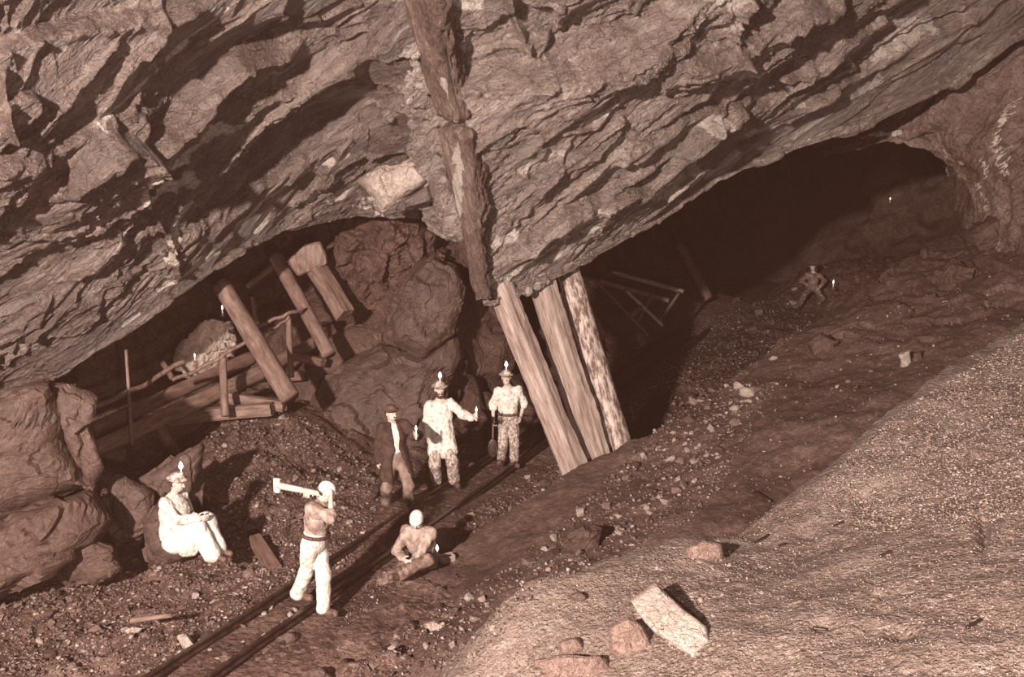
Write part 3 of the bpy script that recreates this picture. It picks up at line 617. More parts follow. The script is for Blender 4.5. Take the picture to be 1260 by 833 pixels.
def on_ground(pl, frac=.6):
    q = np.asarray(pl, float); cx, cy = q[:, 0].mean(), q[:, 1].min()*(1-frac) + q[:, 1].max()*frac
    h = hit(min(cx, 1259), min(cy, 860)); return None if h is None else h[1]
slab = [(774, 738), (806, 713), (816, 722), (843, 748), (871, 770), (874, 790), (855, 811), (830, 796), (806, 780), (784, 757)]
hl, hr_, ht, hb2 = hit(776, 765), hit(872, 765), hit(825, 720), hit(825, 808)
boulder('rock_slab', [(774, 738), (806, 713), (816, 722), (843, 748), (871, 770), (874, 790), (855, 811), (830, 796), (806, 780), (784, 757)], hit(825, 764)[1] - .16, .13, M['pale_slab'], 'pale rectangular stone slab lying on the near gravel bank', 'rock', seed=15, grad=((hr_[1]-hl[1])/96*.6, (hb2[1]-ht[1])/88*.6), amp=(.012, .02, .010), power=.16)
near_rocks = [
 ([(696, 658), (715, 646), (738, 651), (738, 676), (716, 686), (700, 676)], 10.4, .26, BD, 'round dark boulder standing in the rubble above the near bank'),
 ([(750, 772), (772, 760), (790, 768), (802, 792), (780, 814), (752, 802)], 7.0, .12, M['stone'], 'dark angular rock below the pale slab'),
 ([(842, 674), (866, 664), (888, 668), (892, 686), (870, 694), (848, 690)], 8.4, .13, M['stone'], 'rounded rock cresting the near gravel bank'),
 ([(690, 792), (708, 788), (716, 797), (706, 806), (692, 802)], 7.0, .08, M['stone'], 'flat grey stone alone on the smooth near gravel'),
 ([(655, 812), (690, 804), (742, 808), (760, 830), (740, 850), (660, 850)], 6.7, .12, M['stone'], 'wide dark rock cut by the bottom edge of the picture'),
 ([(520, 766), (534, 762), (546, 768), (542, 780), (524, 780)], 10.2, .1, M['stone_pale'], 'pale lump of rock on the dark bank below the crouching man'),
 ([(380, 826), (395, 822), (408, 832), (404, 846), (380, 846)], 10.0, .12, B, 'rounded stone at the bottom edge right of the track'),
 ([(700, 734), (712, 728), (722, 735), (716, 742)], 7.6, .05, B, 'small loose stone on the smooth crest of the near gravel'),
 ([(1106, 436), (1120, 430), (1124, 450), (1112, 456)], 15.0, .14, M['stone_pale'], 'upright pale block on the upper right bank'),
 ([(1122, 434), (1134, 430), (1138, 446), (1126, 450)], 15.0, .12, B, 'squat brown block beside the upright pale block on the bank'),
 ([(218, 783), (230, 778), (244, 796), (240, 803), (226, 798)], 11.0, .13, M['stone_pale'], 'elongated pale stone beside the left rail'),
 ([(150, 775), (165, 770), (180, 772), (172, 780), (155, 782)], 11.3, .1, M['stone_pale'], 'flat pale stone in the lower left rubble'),
 ([(340, 785), (355, 779), (365, 784), (355, 792), (345, 792)], 11.0, .09, B, 'grey stone lying between the rails behind the hammer swinger'),
 ([(985, 420), (1010, 404), (1035, 418), (1030, 440), (1000, 445)], 17.5, .3, BD, 'low rounded rock bedded in the upper bank'),
 ([(1190, 290), (1230, 270), (1260, 285), (1250, 325), (1205, 325)], 19.0, .5, BD, 'broad rock at the top of the right bank'),
 ([(1145, 345), (1170, 318), (1195, 322), (1198, 345), (1165, 362)], 18.6, .35, BD, 'cracked rock below the cavern mouth on the right bank')]
for k, (pl, Y, th, mt, lb) in enumerate(near_rocks):
    gy = on_ground(pl); Y = Y if gy is None else gy - .0*th
    boulder('rock', pl, Y, th, mt, lb, 'rock', seed=30+k, amp=(th*.25, th*.35, th*.12), n=32, rings=14)

# ================================================================== timber and track
def log_mesh(name, L, r0, r1, square=False, n=14, seed=0, bend=.0, rough=.03, aspect=1.0):
    rings = max(8, min(40, int(L/.09)))
    V = []; rr = random.Random(seed); ph = rr.random()*6
    for k in range(rings):
        z = L*k/(rings-1); r = r0 + (r1-r0)*k/(rings-1)
        bx = bend*math.sin(math.pi*k/(rings-1)); by = .4*bx
        for j in range(n):
            a = 2*math.pi*j/n + .4
            if square:
                q = max(abs(math.cos(a)), abs(math.sin(a))); rad = min(1/q, 1.30)*r
            else: rad = r
            p = np.array([[math.cos(a)*3 + seed, math.sin(a)*3, z*1.6]]); w = 1 + rough*2.2*float(vnoise(p, seed)[0]) + rough*float(vnoise(p*[1, 1, 6], seed+1)[0])
            V.append((math.cos(a)*rad*w + bx, math.sin(a)*rad*w*aspect + by, z + (rr.random()-.5)*.02*(k in (0, rings-1))))
    Fc = grid_faces(rings, n, True).tolist()
    Fc.append(list(range(n))[::-1]); Fc.append([(rings-1)*n + j for j in range(n)])
    me = bpy.data.meshes.new(name); me.from_pydata(V, [], Fc); me.update(); return me
def place(o, a, b):
    d = Vector(b) - Vector(a); o.location = Vector(a); o.rotation_mode = 'QUATERNION'; o.rotation_quaternion = d.to_track_quat('Z', 'Y')
_ls = [0]
def timber(name, a, b, r0, r1, mat, label=None, cat=None, group=None, square=False, parent=None, bend=0.0, smooth=None, aspect=1.0, rough=.03, n=14):
    _ls[0] += 1
    L = float(np.linalg.norm(np.asarray(b)-np.asarray(a)))
    o = link(name, log_mesh(name, L, r0, r1, square, n, _ls[0], bend, rough, aspect), mat, None, (not square) if smooth is None else smooth)
    place(o, a, b)
    if parent is not None:
        o.location = Vector(a) - parent.location; o.parent = parent
    if label: tag(o, label, cat, group)
    return o
def pix_r(w, Y): return .5*w*Y/F*1.02

# rails on the floor, each one bar with foot, web and head
def rail(s_off, label, mat):
    prof = [(-.045, 0), (.045, 0), (.045, .012), (.010, .02), (.010, .055), (.026, .062), (.026, .085), (-.026, .085), (-.026, .062), (-.010, .055), (-.010, .02), (-.045, .012)]
    ts = np.linspace(-7.6, 20, 70); V = []; c = trk(-7.6, s_off)
    for t in ts:
        w = .02*math.sin(t*.9 + s_off*5)
        for x, z in prof: V.append(trk(t, s_off + x + w, z + .0 + .012*math.sin(t*.7)) - c)
    Fc = grid_faces(len(ts), len(prof), True).tolist() + [list(range(len(prof)))]
    me = bpy.data.meshes.new('rail'); me.from_pydata([tuple(v) for v in V], [], Fc); me.update()
    o = link('rail', me, mat); o.location = c; tag(o, label, 'rail', 'tram rails'); return o
rail(0.02, 'left iron rail of the narrow track, nearer the rock mound', M['iron'])
rail(0.64, 'right iron rail of the narrow track, nearer the earth bank', M['iron'])
# the three great props
def prop(name, a, b, w0, w1, mat, label, sq):
    Ya, Yb = a[2], b[2]
    g_ = .84 if sq else .95
    return timber(name, P(*a), P(*b), pix_r(w0, Ya)*g_, pix_r(w1, Yb)*g_, mat, label, 'prop', 'timber props', square=sq, rough=.035, n=20)
prop('timber_prop', (718, 606, 15.0), (616, 352, 16.2), 34, 30, M['timber'], 'leftmost leaning squared timber prop, beside the man in the pale shirt', True)
prop('timber_prop', (744, 596, 15.5), (664, 338, 16.9), 35, 31, M['timber'], 'middle leaning timber prop of the three', True)
prop('timber_prop', (770, 578, 15.9), (697, 326, 17.5), 36, 31, M['timber_bark'], 'rightmost leaning prop, a round log with patchy bark', False)
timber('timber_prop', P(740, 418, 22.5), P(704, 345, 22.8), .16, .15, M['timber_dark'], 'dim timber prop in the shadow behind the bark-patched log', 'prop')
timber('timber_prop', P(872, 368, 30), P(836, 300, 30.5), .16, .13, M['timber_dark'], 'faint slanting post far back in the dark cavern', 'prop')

# poles thrown down on the slope behind the props
for a, b, w, mt, lb in [
    ((754, 335, 27.0), (841, 359, 26.2), 5.5, 'timber', 'uppermost pole of the pile of poles behind the props'),
    ((738, 346, 26.4), (823, 370, 25.8), 6.0, 'timber_dim', 'thick grey pole crossing just below the uppermost pole'),
    ((771, 358, 25.6), (816, 401, 24.6), 4.2, 'stick_pale', 'thin bright white stick in the pile of poles'),
    ((731, 343, 25.8), (798, 413, 24.4), 3.6, 'timber_dim', 'long thin dark pole slanting down left of the white stick'),
    ((836, 360, 25.9), (811, 396, 25.2), 4.0, 'timber_dark', 'short dark prop leaning at the right of the pole pile'),
    ((804, 360, 25.5), (783, 400, 24.9), 3.5, 'timber_dim', 'short thin pole crossing behind the white stick'),
    ((776, 390, 24.9), (792, 376, 25.2), 6.0, 'timber_dim', 'stubby block of wood at the foot of the pole pile')]:
    timber('pole', P(*a), P(*b), pix_r(w, a[2])*1.05, pix_r(w, b[2]), M[mt], lb, 'pole', 'poles behind the props', n=9)

# left gallery
TG = 'left gallery timbers'
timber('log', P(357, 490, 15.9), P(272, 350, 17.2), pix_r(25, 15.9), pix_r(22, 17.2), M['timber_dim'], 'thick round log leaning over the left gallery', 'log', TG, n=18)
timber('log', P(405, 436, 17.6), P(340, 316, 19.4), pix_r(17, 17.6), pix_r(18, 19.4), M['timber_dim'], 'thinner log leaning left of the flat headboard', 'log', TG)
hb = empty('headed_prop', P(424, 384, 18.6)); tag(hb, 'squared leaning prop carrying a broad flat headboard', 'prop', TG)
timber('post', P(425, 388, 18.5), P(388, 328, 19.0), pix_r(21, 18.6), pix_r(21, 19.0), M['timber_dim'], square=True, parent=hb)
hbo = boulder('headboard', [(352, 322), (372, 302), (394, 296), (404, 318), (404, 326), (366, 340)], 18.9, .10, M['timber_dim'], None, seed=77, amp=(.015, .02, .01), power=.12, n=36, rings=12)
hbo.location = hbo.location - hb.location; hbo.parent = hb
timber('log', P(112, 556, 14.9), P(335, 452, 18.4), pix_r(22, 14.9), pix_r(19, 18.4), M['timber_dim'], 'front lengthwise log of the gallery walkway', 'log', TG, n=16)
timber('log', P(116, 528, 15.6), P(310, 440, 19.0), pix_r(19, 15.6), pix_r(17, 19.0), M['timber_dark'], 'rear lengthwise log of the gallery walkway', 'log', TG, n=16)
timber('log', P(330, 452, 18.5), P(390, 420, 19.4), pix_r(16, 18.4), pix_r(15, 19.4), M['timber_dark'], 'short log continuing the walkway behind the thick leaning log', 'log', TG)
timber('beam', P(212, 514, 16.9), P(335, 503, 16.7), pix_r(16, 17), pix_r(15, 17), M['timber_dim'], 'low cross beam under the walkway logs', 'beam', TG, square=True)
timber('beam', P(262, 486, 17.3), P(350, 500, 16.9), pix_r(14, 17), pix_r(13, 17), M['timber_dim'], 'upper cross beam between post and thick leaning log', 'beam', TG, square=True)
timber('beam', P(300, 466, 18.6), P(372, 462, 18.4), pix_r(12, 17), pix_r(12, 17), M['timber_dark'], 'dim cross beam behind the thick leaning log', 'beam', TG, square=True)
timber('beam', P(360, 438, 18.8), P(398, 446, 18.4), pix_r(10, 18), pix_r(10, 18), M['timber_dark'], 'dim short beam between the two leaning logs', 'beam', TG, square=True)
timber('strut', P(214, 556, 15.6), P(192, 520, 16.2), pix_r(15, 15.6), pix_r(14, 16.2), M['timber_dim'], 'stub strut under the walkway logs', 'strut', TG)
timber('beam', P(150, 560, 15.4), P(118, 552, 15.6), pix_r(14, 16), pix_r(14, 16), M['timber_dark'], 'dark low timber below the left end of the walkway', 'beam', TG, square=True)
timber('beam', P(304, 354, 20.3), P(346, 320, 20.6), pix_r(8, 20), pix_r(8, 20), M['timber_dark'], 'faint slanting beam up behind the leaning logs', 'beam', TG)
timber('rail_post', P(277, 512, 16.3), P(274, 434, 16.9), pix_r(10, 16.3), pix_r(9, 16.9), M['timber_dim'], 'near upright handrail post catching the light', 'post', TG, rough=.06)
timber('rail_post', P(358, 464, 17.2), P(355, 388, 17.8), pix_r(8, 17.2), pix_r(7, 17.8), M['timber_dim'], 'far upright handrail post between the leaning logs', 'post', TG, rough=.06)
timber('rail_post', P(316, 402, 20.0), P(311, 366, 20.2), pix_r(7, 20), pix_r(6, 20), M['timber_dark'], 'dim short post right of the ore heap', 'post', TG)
timber('rod', P(163, 548, 15.1), P(155, 430, 15.6), pix_r(5, 15), pix_r(4, 15.6), M['timber_dim'], 'thin upright rod at the left of the gallery', 'rod', n=8)
def rope(name, pts, r, mat, label, cat):
    c = np.array(P(*pts[0])); w = resample([P(*p) for p in pts], 60, True)
    w[:, 2] += .012*np.sin(np.arange(60)*.35)
    V = []; n = 7
    for i in range(60):
        t = w[min(i+1, 59)] - w[max(i-1, 0)]; t /= np.linalg.norm(t); s = np.cross(t, [0, 0, 1]); s /= np.linalg.norm(s); u = np.cross(s, t)
        for j in range(n):
            a = 2*math.pi*j/n; V.append(tuple(w[i] + (s*math.cos(a) + u*math.sin(a))*r - c))
    me = bpy.data.meshes.new(name); me.from_pydata(V, [], grid_faces(60, n, True).tolist() + [list(range(n)), [59*n+j for j in range(n)]]); me.update()
    o = link(name, me, mat, None, True); o.location = c; tag(o, label, cat, TG)
rope('handrail', [(108, 506, 15.3), (150, 486, 15.8), (185, 470, 16.4), (210, 452, 16.8), (226, 446, 17.0)], .045, M['timber_dim'], 'crooked pole handrail at the left of the walkway', 'handrail')
rope('handrail', [(212, 468, 16.4), (245, 454, 16.7), (274, 438, 16.8), (296, 424, 17.0), (312, 416, 17.1)], .035, M['timber_dim'], 'sagging rope rail passing the near handrail post', 'rope')
rope('handrail', [(312, 404, 17.4), (335, 394, 17.6), (355, 386, 17.7), (372, 380, 18)], .035, M['timber_dim'], 'upper rope rail at the far handrail post', 'rope')
rope('handrail', [(318, 412, 17.4), (340, 402, 17.6), (356, 390, 17.7)], .022, M['timber_dim'], 'lower slack rope at the far handrail post', 'rope')
timber('ladder_stick', P(212, 466, 17.6), P(200, 446, 17.9), .05, .05, M['timber_dark'], 'short dim stick crossing the handrail beside the ore heap', 'stick', TG, n=8)

# fallen plank and timbers near the sitting man, block by the track
timber('plank', P(338, 702, 12.6), P(314, 664, 13.3), .10, .09, M['timber_dark'], 'dark plank stub standing in the rubble left of the hammer swinger', 'plank', square=True)
timber('stick', PG(160, 764, .08), PG(212, 757, .08), .035, .03, M['timber_dim'], 'thin stick lying on the lower left rubble', 'stick', n=8)
def lie(px0, py0, px1, py1, r, mat, name, label, cat):
    a, b = hit(px0, py0), hit(px1, py1)
    timber(name, a+np.array([0, 0, r*.6]), b+np.array([0, 0, r*.6]), r, r*.9, mat, label, cat, n=8)
lie(930, 608, 948, 619, .032, M['iron'], 'stick', 'short dark stick on the earth bank above the near gravel', 'stick')
lie(1000, 774, 1018, 776, .014, M['iron'], 'crack_shade', 'dark bar for crack shade lying low on the near gravel', 'crack_shade')  # these thin dark bars stand in for shaded cracks in the gravel
lie(1082, 686, 1098, 679, .014, M['iron'], 'crack_shade', 'dark bar for crack shade in the middle of the near gravel slope', 'crack_shade')
lie(1026, 649, 1037, 643, .014, M['iron'], 'crack_shade', 'small dark bar for crack shade near the hollow in the near gravel', 'crack_shade')
lie(926, 670, 946, 659, .014, M['iron'], 'crack_shade', 'dark bar for crack shade on the crest of the near gravel beside the rounded rock', 'crack_shade')
lie(957, 674, 966, 670, .014, M['iron'], 'crack_shade', 'tiny dark bar for crack shade just below the near gravel crest', 'crack_shade')
lie(1190, 774, 1206, 764, .014, M['iron'], 'crack_shade', 'dark bar for crack shade near the lower right corner of the gravel', 'crack_shade')

# ---- candles
FARB = bvh_of(bpy.data.objects['wall_far'])
def far_y(px, py):
    h = FARB.ray_cast(Vector(CAM), Vector(ray(px, py)), 90)
    return h[0].y if h[0] is not None else 36.0
def lathe(name, prof, mat, parent=None, n=12, loc=(0, 0, 0)):
    V = []
    for r, z in prof:
        for j in range(n): V.append((r*math.cos(2*math.pi*j/n), r*math.sin(2*math.pi*j/n), z))
    me = bpy.data.meshes.new(name); me.from_pydata(V, [], grid_faces(len(prof), n, True).tolist() + [list(range(n))[::-1], [(len(prof)-1)*n+j for j in range(n)]]); me.update()
    o = link(name, me, mat, None, True)
    if parent is not None: o.parent = parent
    o.location = loc
    return o
FL = [(.004, 0), (.014, .012), (.019, .03), (.014, .055), (.003, .085)]
def candle(loc, label, k=1.0, glow=0, group='candles'):
    e = empty('candle', loc); tag(e, label, 'candle', group)
    lathe('clay_base', [(.05*k, -.03*k), (.055*k, 0), (.03*k, .03*k)], M['boot'], e)
    lathe('wax', [(.016*k, .02*k), (.017*k, .10*k), (.012*k, .16*k)], M['wax'], e)
    lathe('flame', [(r*k*1.4, z*k*1.4) for r, z in FL], M['flame'], e, loc=(0, 0, .16*k))
    if glow:
        l = bpy.data.lights.new('candle_light', 'POINT'); l.energy = glow; l.color = (1.0, .74, .62); l.shadow_soft_size = .15
        o = bpy.data.objects.new('candle_light', l); COL.objects.link(o); o.parent = e; o.location = (0, -.35, .45)
    return e
candle(P(1025, 355, 30.5), 'bright candle beside the far kneeling miner', 1.0, 5)
candle(P(1095, 250, far_y(1095, 250) - .1), 'tiny bright candle high in the black far cavern', .8, 1.5)
candle(P(240, 445, 18.4), 'small candle stuck on the face of the ore heap', .6, 12)
candle(P(274, 388, 19.2), 'candle on top of the ore heap behind the leaning log', .75, 12)
# ore heap in the left gallery
oh = empty('ore_heap', P(256, 462, 19.5)); tag(oh, 'pale heap of broken ore behind the rope rail in the left gallery', 'ore heap')
core = boulder('heap_core', [(222, 430), (240, 408), (262, 394), (284, 398), (290, 425), (284, 450), (258, 466), (230, 464)], 19.4, .5, M['stone_pale'], None, seed=81, amp=(.05, .14, .08))
core.location = core.location - oh.location; core.parent = oh

# ================================================================== people
class SDF:
    def __init__(s): s.p = []
    def cap(s, a, b, ra, rb, k=.03, flat=None, sub=False):
        a = np.asarray(a, float); b = np.asarray(b, float); r = max(ra, rb)
        s.p.append(('c', np.minimum(a, b)-r, np.maximum(a, b)+r, (a, b, ra, rb, flat), k, sub)); return s
    def ell(s, c, rad, R=None, k=.02, sub=False):
        c = np.asarray(c, float); R = np.eye(3) if R is None else np.asarray(R); m = max(rad)
        s.p.append(('e', c-m, c+m, (c, np.asarray(rad, float), R), k, sub)); return s
    def mesh(s, vox):
        add = [q for q in s.p if not q[5]]
        lo = np.min([q[1] for q in add], 0) - 3*vox - .02; hi = np.max([q[2] for q in add], 0) + 3*vox + .02
        n = np.ceil((hi-lo)/vox).astype(int) + 1
        f = np.full(n, 1.0, np.float32)
        for typ, l, h, dat, k, sub in s.p:
            m = k + 2.5*vox
            i0 = np.clip(((l-m-lo)/vox).astype(int), 0, n-1); i1 = np.clip(np.ceil((h+m-lo)/vox).astype(int)+1, 1, n)
            if (i1 <= i0).any(): continue
            ax = [((np.arange(i0[q], i1[q])*vox + lo[q])).astype(np.float32) for q in range(3)]
            X, Y, Z = np.meshgrid(*ax, indexing='ij')
            if typ == 'c':
                a, b, ra, rb, flat = dat; ba = b-a; qx, qy, qz = X-a[0], Y-a[1], Z-a[2]
                if flat is not None:
                    u, fac = np.asarray(flat[0], float), flat[1]; u = u/np.linalg.norm(u)
                    t = (qx*u[0]+qy*u[1]+qz*u[2])*(fac-1); qx, qy, qz = qx+u[0]*t, qy+u[1]*t, qz+u[2]*t
                    ba = ba + u*(ba @ u)*(fac-1)
                t = np.clip((qx*ba[0]+qy*ba[1]+qz*ba[2])/max(ba @ ba, 1e-9), 0, 1)
                d = np.sqrt((qx-ba[0]*t)**2 + (qy-ba[1]*t)**2 + (qz-ba[2]*t)**2) - (ra + (rb-ra)*t)
            else:
                c, rad, R = dat; qx, qy, qz = X-c[0], Y-c[1], Z-c[2]
                e = [(qx*R[q, 0]+qy*R[q, 1]+qz*R[q, 2])/rad[q] for q in range(3)]
                d = (np.sqrt(e[0]**2+e[1]**2+e[2]**2) - 1)*min(rad)
            sl = tuple(slice(i0[q], i1[q]) for q in range(3)); g = f[sl]
            if sub:
                d = -d; h_ = np.maximum(k-np.abs(g-d), 0)/k; f[sl] = np.maximum(g, d) + h_*h_*k*.25
            else:
                h_ = np.maximum(k-np.abs(g-d), 0)/k; f[sl] = np.minimum(g, d) - h_*h_*k*.25
        return nets(f, lo, vox)
def nets(f, lo, vox):
    s = f < 0; n = np.array(f.shape)
    cs = [(x, y, z) for x in (0, 1) for y in (0, 1) for z in (0, 1)]
    def sub(A, c): return A[c[0]:n[0]-1+c[0], c[1]:n[1]-1+c[1], c[2]:n[2]-1+c[2]]
    cnt = sum(sub(s, c).astype(np.int8) for c in cs)
    act = (cnt > 0) & (cnt < 8); I = np.argwhere(act)
    idx = np.full(act.shape, -1, np.int64); idx[act] = np.arange(len(I))
    vals = np.stack([f[I[:, 0]+c[0], I[:, 1]+c[1], I[:, 2]+c[2]] for c in cs], 1)
    acc = np.zeros((len(I), 3)); num = np.zeros(len(I))
    for i in range(8):
        for j in range(i+1, 8):
            a, b = np.array(cs[i]), np.array(cs[j])
            if np.abs(a-b).sum() != 1: continue
            x = (vals[:, i] < 0) != (vals[:, j] < 0)
            t = np.where(x, vals[:, i]/np.where(x, vals[:, i]-vals[:, j], 1), 0)
            acc += x[:, None]*(a + t[:, None]*(b-a)); num += x
    V = (I + acc/num[:, None])*vox + lo
    Fq = []
    for ax in range(3):
        o1, o2 = [q for q in range(3) if q != ax]
        sl0 = [slice(None)]*3; sl1 = [slice(None)]*3; sl0[ax] = slice(0, -1); sl1[ax] = slice(1, None)
        e = s[tuple(sl0)] != s[tuple(sl1)]; E = np.argwhere(e)
        E = E[(E[:, o1] > 0) & (E[:, o2] > 0) & (E[:, o1] < n[o1]-1) & (E[:, o2] < n[o2]-1)]
        def cell(d1, d2):
            C = E.copy(); C[:, o1] -= d1; C[:, o2] -= d2; return idx[C[:, 0], C[:, 1], C[:, 2]]
        q = np.stack([cell(1, 1), cell(0, 1), cell(0, 0), cell(1, 0)], 1)
        inside = s[E[:, 0], E[:, 1], E[:, 2]]
        if ax == 1: inside = ~inside
        q = np.where(inside[:, None], q, q[:, ::-1]); Fq.append(q)
    return V, np.vstack(Fq)
def sdf_part(name, S, vox, mat, parent=None, wrinkle=0.0, wf=(9, 9, 5), seed=0):
    V, Fq = S.mesh(vox)
    if wrinkle:
        c = V.mean(0); d = fbm(V*np.array(wf) + seed*3.3, 3, seed+200)
        nrm = np.zeros_like(V); a = V[Fq[:, 1]]-V[Fq[:, 0]]; b = V[Fq[:, 3]]-V[Fq[:, 0]]; fn = np.cross(a, b)
        for q in range(4): np.add.at(nrm, Fq[:, q], fn)
        nrm /= np.maximum(np.linalg.norm(nrm, axis=1, keepdims=True), 1e-12)
        V = V + nrm*(wrinkle*d)[:, None]
    o = link(name, quads_mesh(name, V, Fq), mat, parent, True)
    return o
def unit(v): v = np.asarray(v, float); return v/np.linalg.norm(v)
def ik(a, t, l1, l2, pole):
    a, t = np.asarray(a, float), np.asarray(t, float); d = t-a; L = np.linalg.norm(d)
    if L > (l1+l2)*.995: t = a + d/L*(l1+l2)*.995; d = t-a; L = np.linalg.norm(d)
    u = d/L; x = (l1*l1 - l2*l2 + L*L)/(2*L); h = math.sqrt(max(l1*l1-x*x, 1e-6))
    p = np.asarray(pole, float); p = p - u*(p @ u); p = unit(p)
    return a + u*x + p*h, t
Z3 = np.array([0, 0, 1.0])
def hand(S, w, d, n, side, curl, sc):
    d, n, side = unit(d), unit(n), unit(side)
    S.cap(w, w+d*.085*sc, .030*sc, .037*sc, .02, (n, 1.7))
    for i, (o, l) in enumerate(zip((.034, .0115, -.0115, -.033), (.94, 1.0, .95, .78))):
        p = w + d*.085*sc + side*o*sc
        for q, sl in enumerate((.042, .030, .024)):
            a = curl*(q+.6); e = p + (d*math.cos(a) + n*math.sin(a))*sl*l*sc
            S.cap(p, e, (.0098-.0008*q)*sc, (.0090-.0008*q)*sc, .004); p = e
    p = w + d*.022*sc + side*.028*sc; e = p + unit(side*.75 + d*.6 + n*.35)*.042*sc; S.cap(p, e, .014*sc, .0115*sc, .008)
    S.cap(e, e + unit(d*.8 + n*(.3+.5*(curl > .8)) + side*.15)*.032*sc, .0115*sc, .010*sc, .004)

def person(label, base, face, pelvis, neck, head, hyaw, hpitch, rh, lh, rf, lf, top, legs, hat, sc=1.0, vox=.0085, hroll=0.0,
           rpole=(0, 0, -1), lpole=(0, 0, -1), rkn=None, lkn=None, rhand=None, lhand=None, toes=None, beard=False, sleeve=1.0, hem=0.0, jacket=None, wide=1.0, wear='shirt', curl=(.35, .35), legw=1.0, bootmat='boot', candle_on=True, moustache=False, group=None, belt=False):
    """local axes follow the picture: x right, y away, z up; face: 0 = towards the camera, 90 = right"""
    fa = math.radians(face); f = np.array([math.sin(fa), -math.cos(fa), 0]); r = np.cross(f, Z3)
    pelvis, neck, head = map(lambda v: np.asarray(v, float), (pelvis, neck, head))
    ax = unit(neck-pelvis); chest = pelvis + (neck-pelvis)*.66
    fw = unit(f - ax*(f @ ax))                                     # the chest's front
    rr = np.cross(fw, ax)
    sh = {1: neck - ax*.06*sc + rr*.175*sc, -1: neck - ax*.06*sc - rr*.175*sc}
    hp = {1: pelvis - Z3*.02 + r*.085*sc, -1: pelvis - Z3*.02 - r*.085*sc}
    ua, la, ul, ll = .285*sc, .255*sc, .43*sc, .415*sc
    el, wr, kn, an = {}, {}, {}, {}
    for s, tgt, pole in ((1, rh, rpole), (-1, lh, lpole)): el[s], wr[s] = ik(sh[s], tgt, ua, la, np.asarray(pole, float))
    for s, tgt, pole in ((1, rf, rkn), (-1, lf, lkn)): kn[s], an[s] = ik(hp[s], tgt, ul, ll, f if pole is None else np.asarray(pole, float))
    ha, hb_ = math.radians(hyaw), math.radians(hpitch)
    hf = np.array([math.sin(ha)*math.cos(hb_), -math.cos(ha)*math.cos(hb_), math.sin(hb_)])
    hr = np.cross(hf, Z3); hr = unit(hr); hu = np.cross(hr, hf)
    if hroll:
        q = math.radians(hroll); hr, hu = hr*math.cos(q)+hu*math.sin(q), hu*math.cos(q)-hr*math.sin(q)
    R = np.stack([hr, hf, hu])
    td = toes or {1: f + r*.3, -1: f - r*.3}
    # --- the body, one surface
    S = SDF()
    S.cap(pelvis, chest, .115*sc, .125*sc, .05, (fw, 1.45)).cap(chest, neck-ax*.03, .125*sc, .085*sc, .05, (fw, 1.35))
    S.cap(sh[1], sh[-1], .055*sc, .055*sc, .05).cap(hp[1], hp[-1], .085*sc, .085*sc, .05)
    for s in (1, -1):
        S.cap(sh[s], el[s], .050*sc, .040*sc, .03).cap(el[s], wr[s], .041*sc, .027*sc, .02)
        S.cap(hp[s], kn[s], .078*sc, .055*sc, .04).cap(kn[s], an[s], .056*sc, .038*sc, .03)
        t = unit(td[s]); S.cap(an[s]-Z3*.035*sc-t*.03, an[s]-Z3*.05*sc+t*.14*sc, .034*sc, .026*sc, .02)
        hd = unit(wr[s]-el[s]); spec = (rhand if s == 1 else lhand) or {}
        d = np.asarray(spec.get('d', hd), float); n = np.asarray(spec.get('n', -rr*s), float)
        d = unit(d); n = n - d*(n @ d); n = unit(n); side = np.cross(n, d)*(1 if s == 1 else -1)
        if side @ np.asarray(spec.get('thumb', f), float) < 0: side = -side
        hand(S, wr[s], d, n, side, curl[0 if s == 1 else 1], sc*1.05)
    S.cap(neck-ax*.05, head-hu*.06*sc-hf*.012, .056*sc, .052*sc, .03)
    S.ell(head+hu*.012*sc, (.074*sc, .094*sc, .108*sc), R, .02).ell(head+hf*.028*sc-hu*.062*sc, (.054*sc, .062*sc, .058*sc), R, .03)
    S.cap(head+hf*.088*sc+hu*.012*sc, head+hf*.110*sc-hu*.028*sc, .010*sc, .016*sc, .010)
    for s in (1, -1):
        S.ell(head+hf*.092*sc+hr*.031*s*sc+hu*.012*sc, (.020*sc, .014*sc, .012*sc), R, .010, True)
        S.ell(head+hf*.080*sc+hr*.031*s*sc+hu*.012*sc, (.013*sc, .012*sc, .011*sc), R, .004)
        S.ell(head+hr*.076*s*sc-hf*.005, (.012*sc, .022*sc, .034*sc), R, .010)
    S.cap(head+hf*.090*sc-hu*.062*sc+hr*.022*sc, head+hf*.090*sc-hu*.062*sc-hr*.022*sc, .006, .006, .006, None, True)
    S.ell(head+hf*.082*sc-hu*.072*sc, (.022*sc, .012*sc, .009*sc), R, .008)
    body = sdf_part('person', S, vox*.85, M['skin']); body.location = base
    tag(body, label, 'person', group)
    # --- trousers
    T = SDF(); T.cap(hp[1], hp[-1], .110*sc*wide, .110*sc*wide, .04, (fw, 1.1)).cap(pelvis, pelvis+ax*.09*sc, .160*sc*wide, .156*sc*wide, .04, (fw, 1.25))
    for s in (1, -1):
        T.cap(hp[s], kn[s], .104*sc*legw, .086*sc*legw, .03).cap(kn[s], an[s]+unit(kn[s]-an[s])*.015, .086*sc*legw, .084*sc*legw, .03)
    sdf_part('trousers', T, vox, M[legs], body, .020*sc, (9, 9, 7), int(face)+3)
    for s in (1, -1):
        Bt = SDF(); t = unit(td[s]); Bt.cap(an[s]+Z3*.05*sc, an[s]-Z3*.01, .056*sc, .058*sc, .03).cap(an[s]-Z3*.025*sc-t*.04, an[s]-Z3*.036*sc+t*.175*sc, .056*sc, .046*sc, .03)
        sdf_part('boot', Bt, vox, M[bootmat], body)
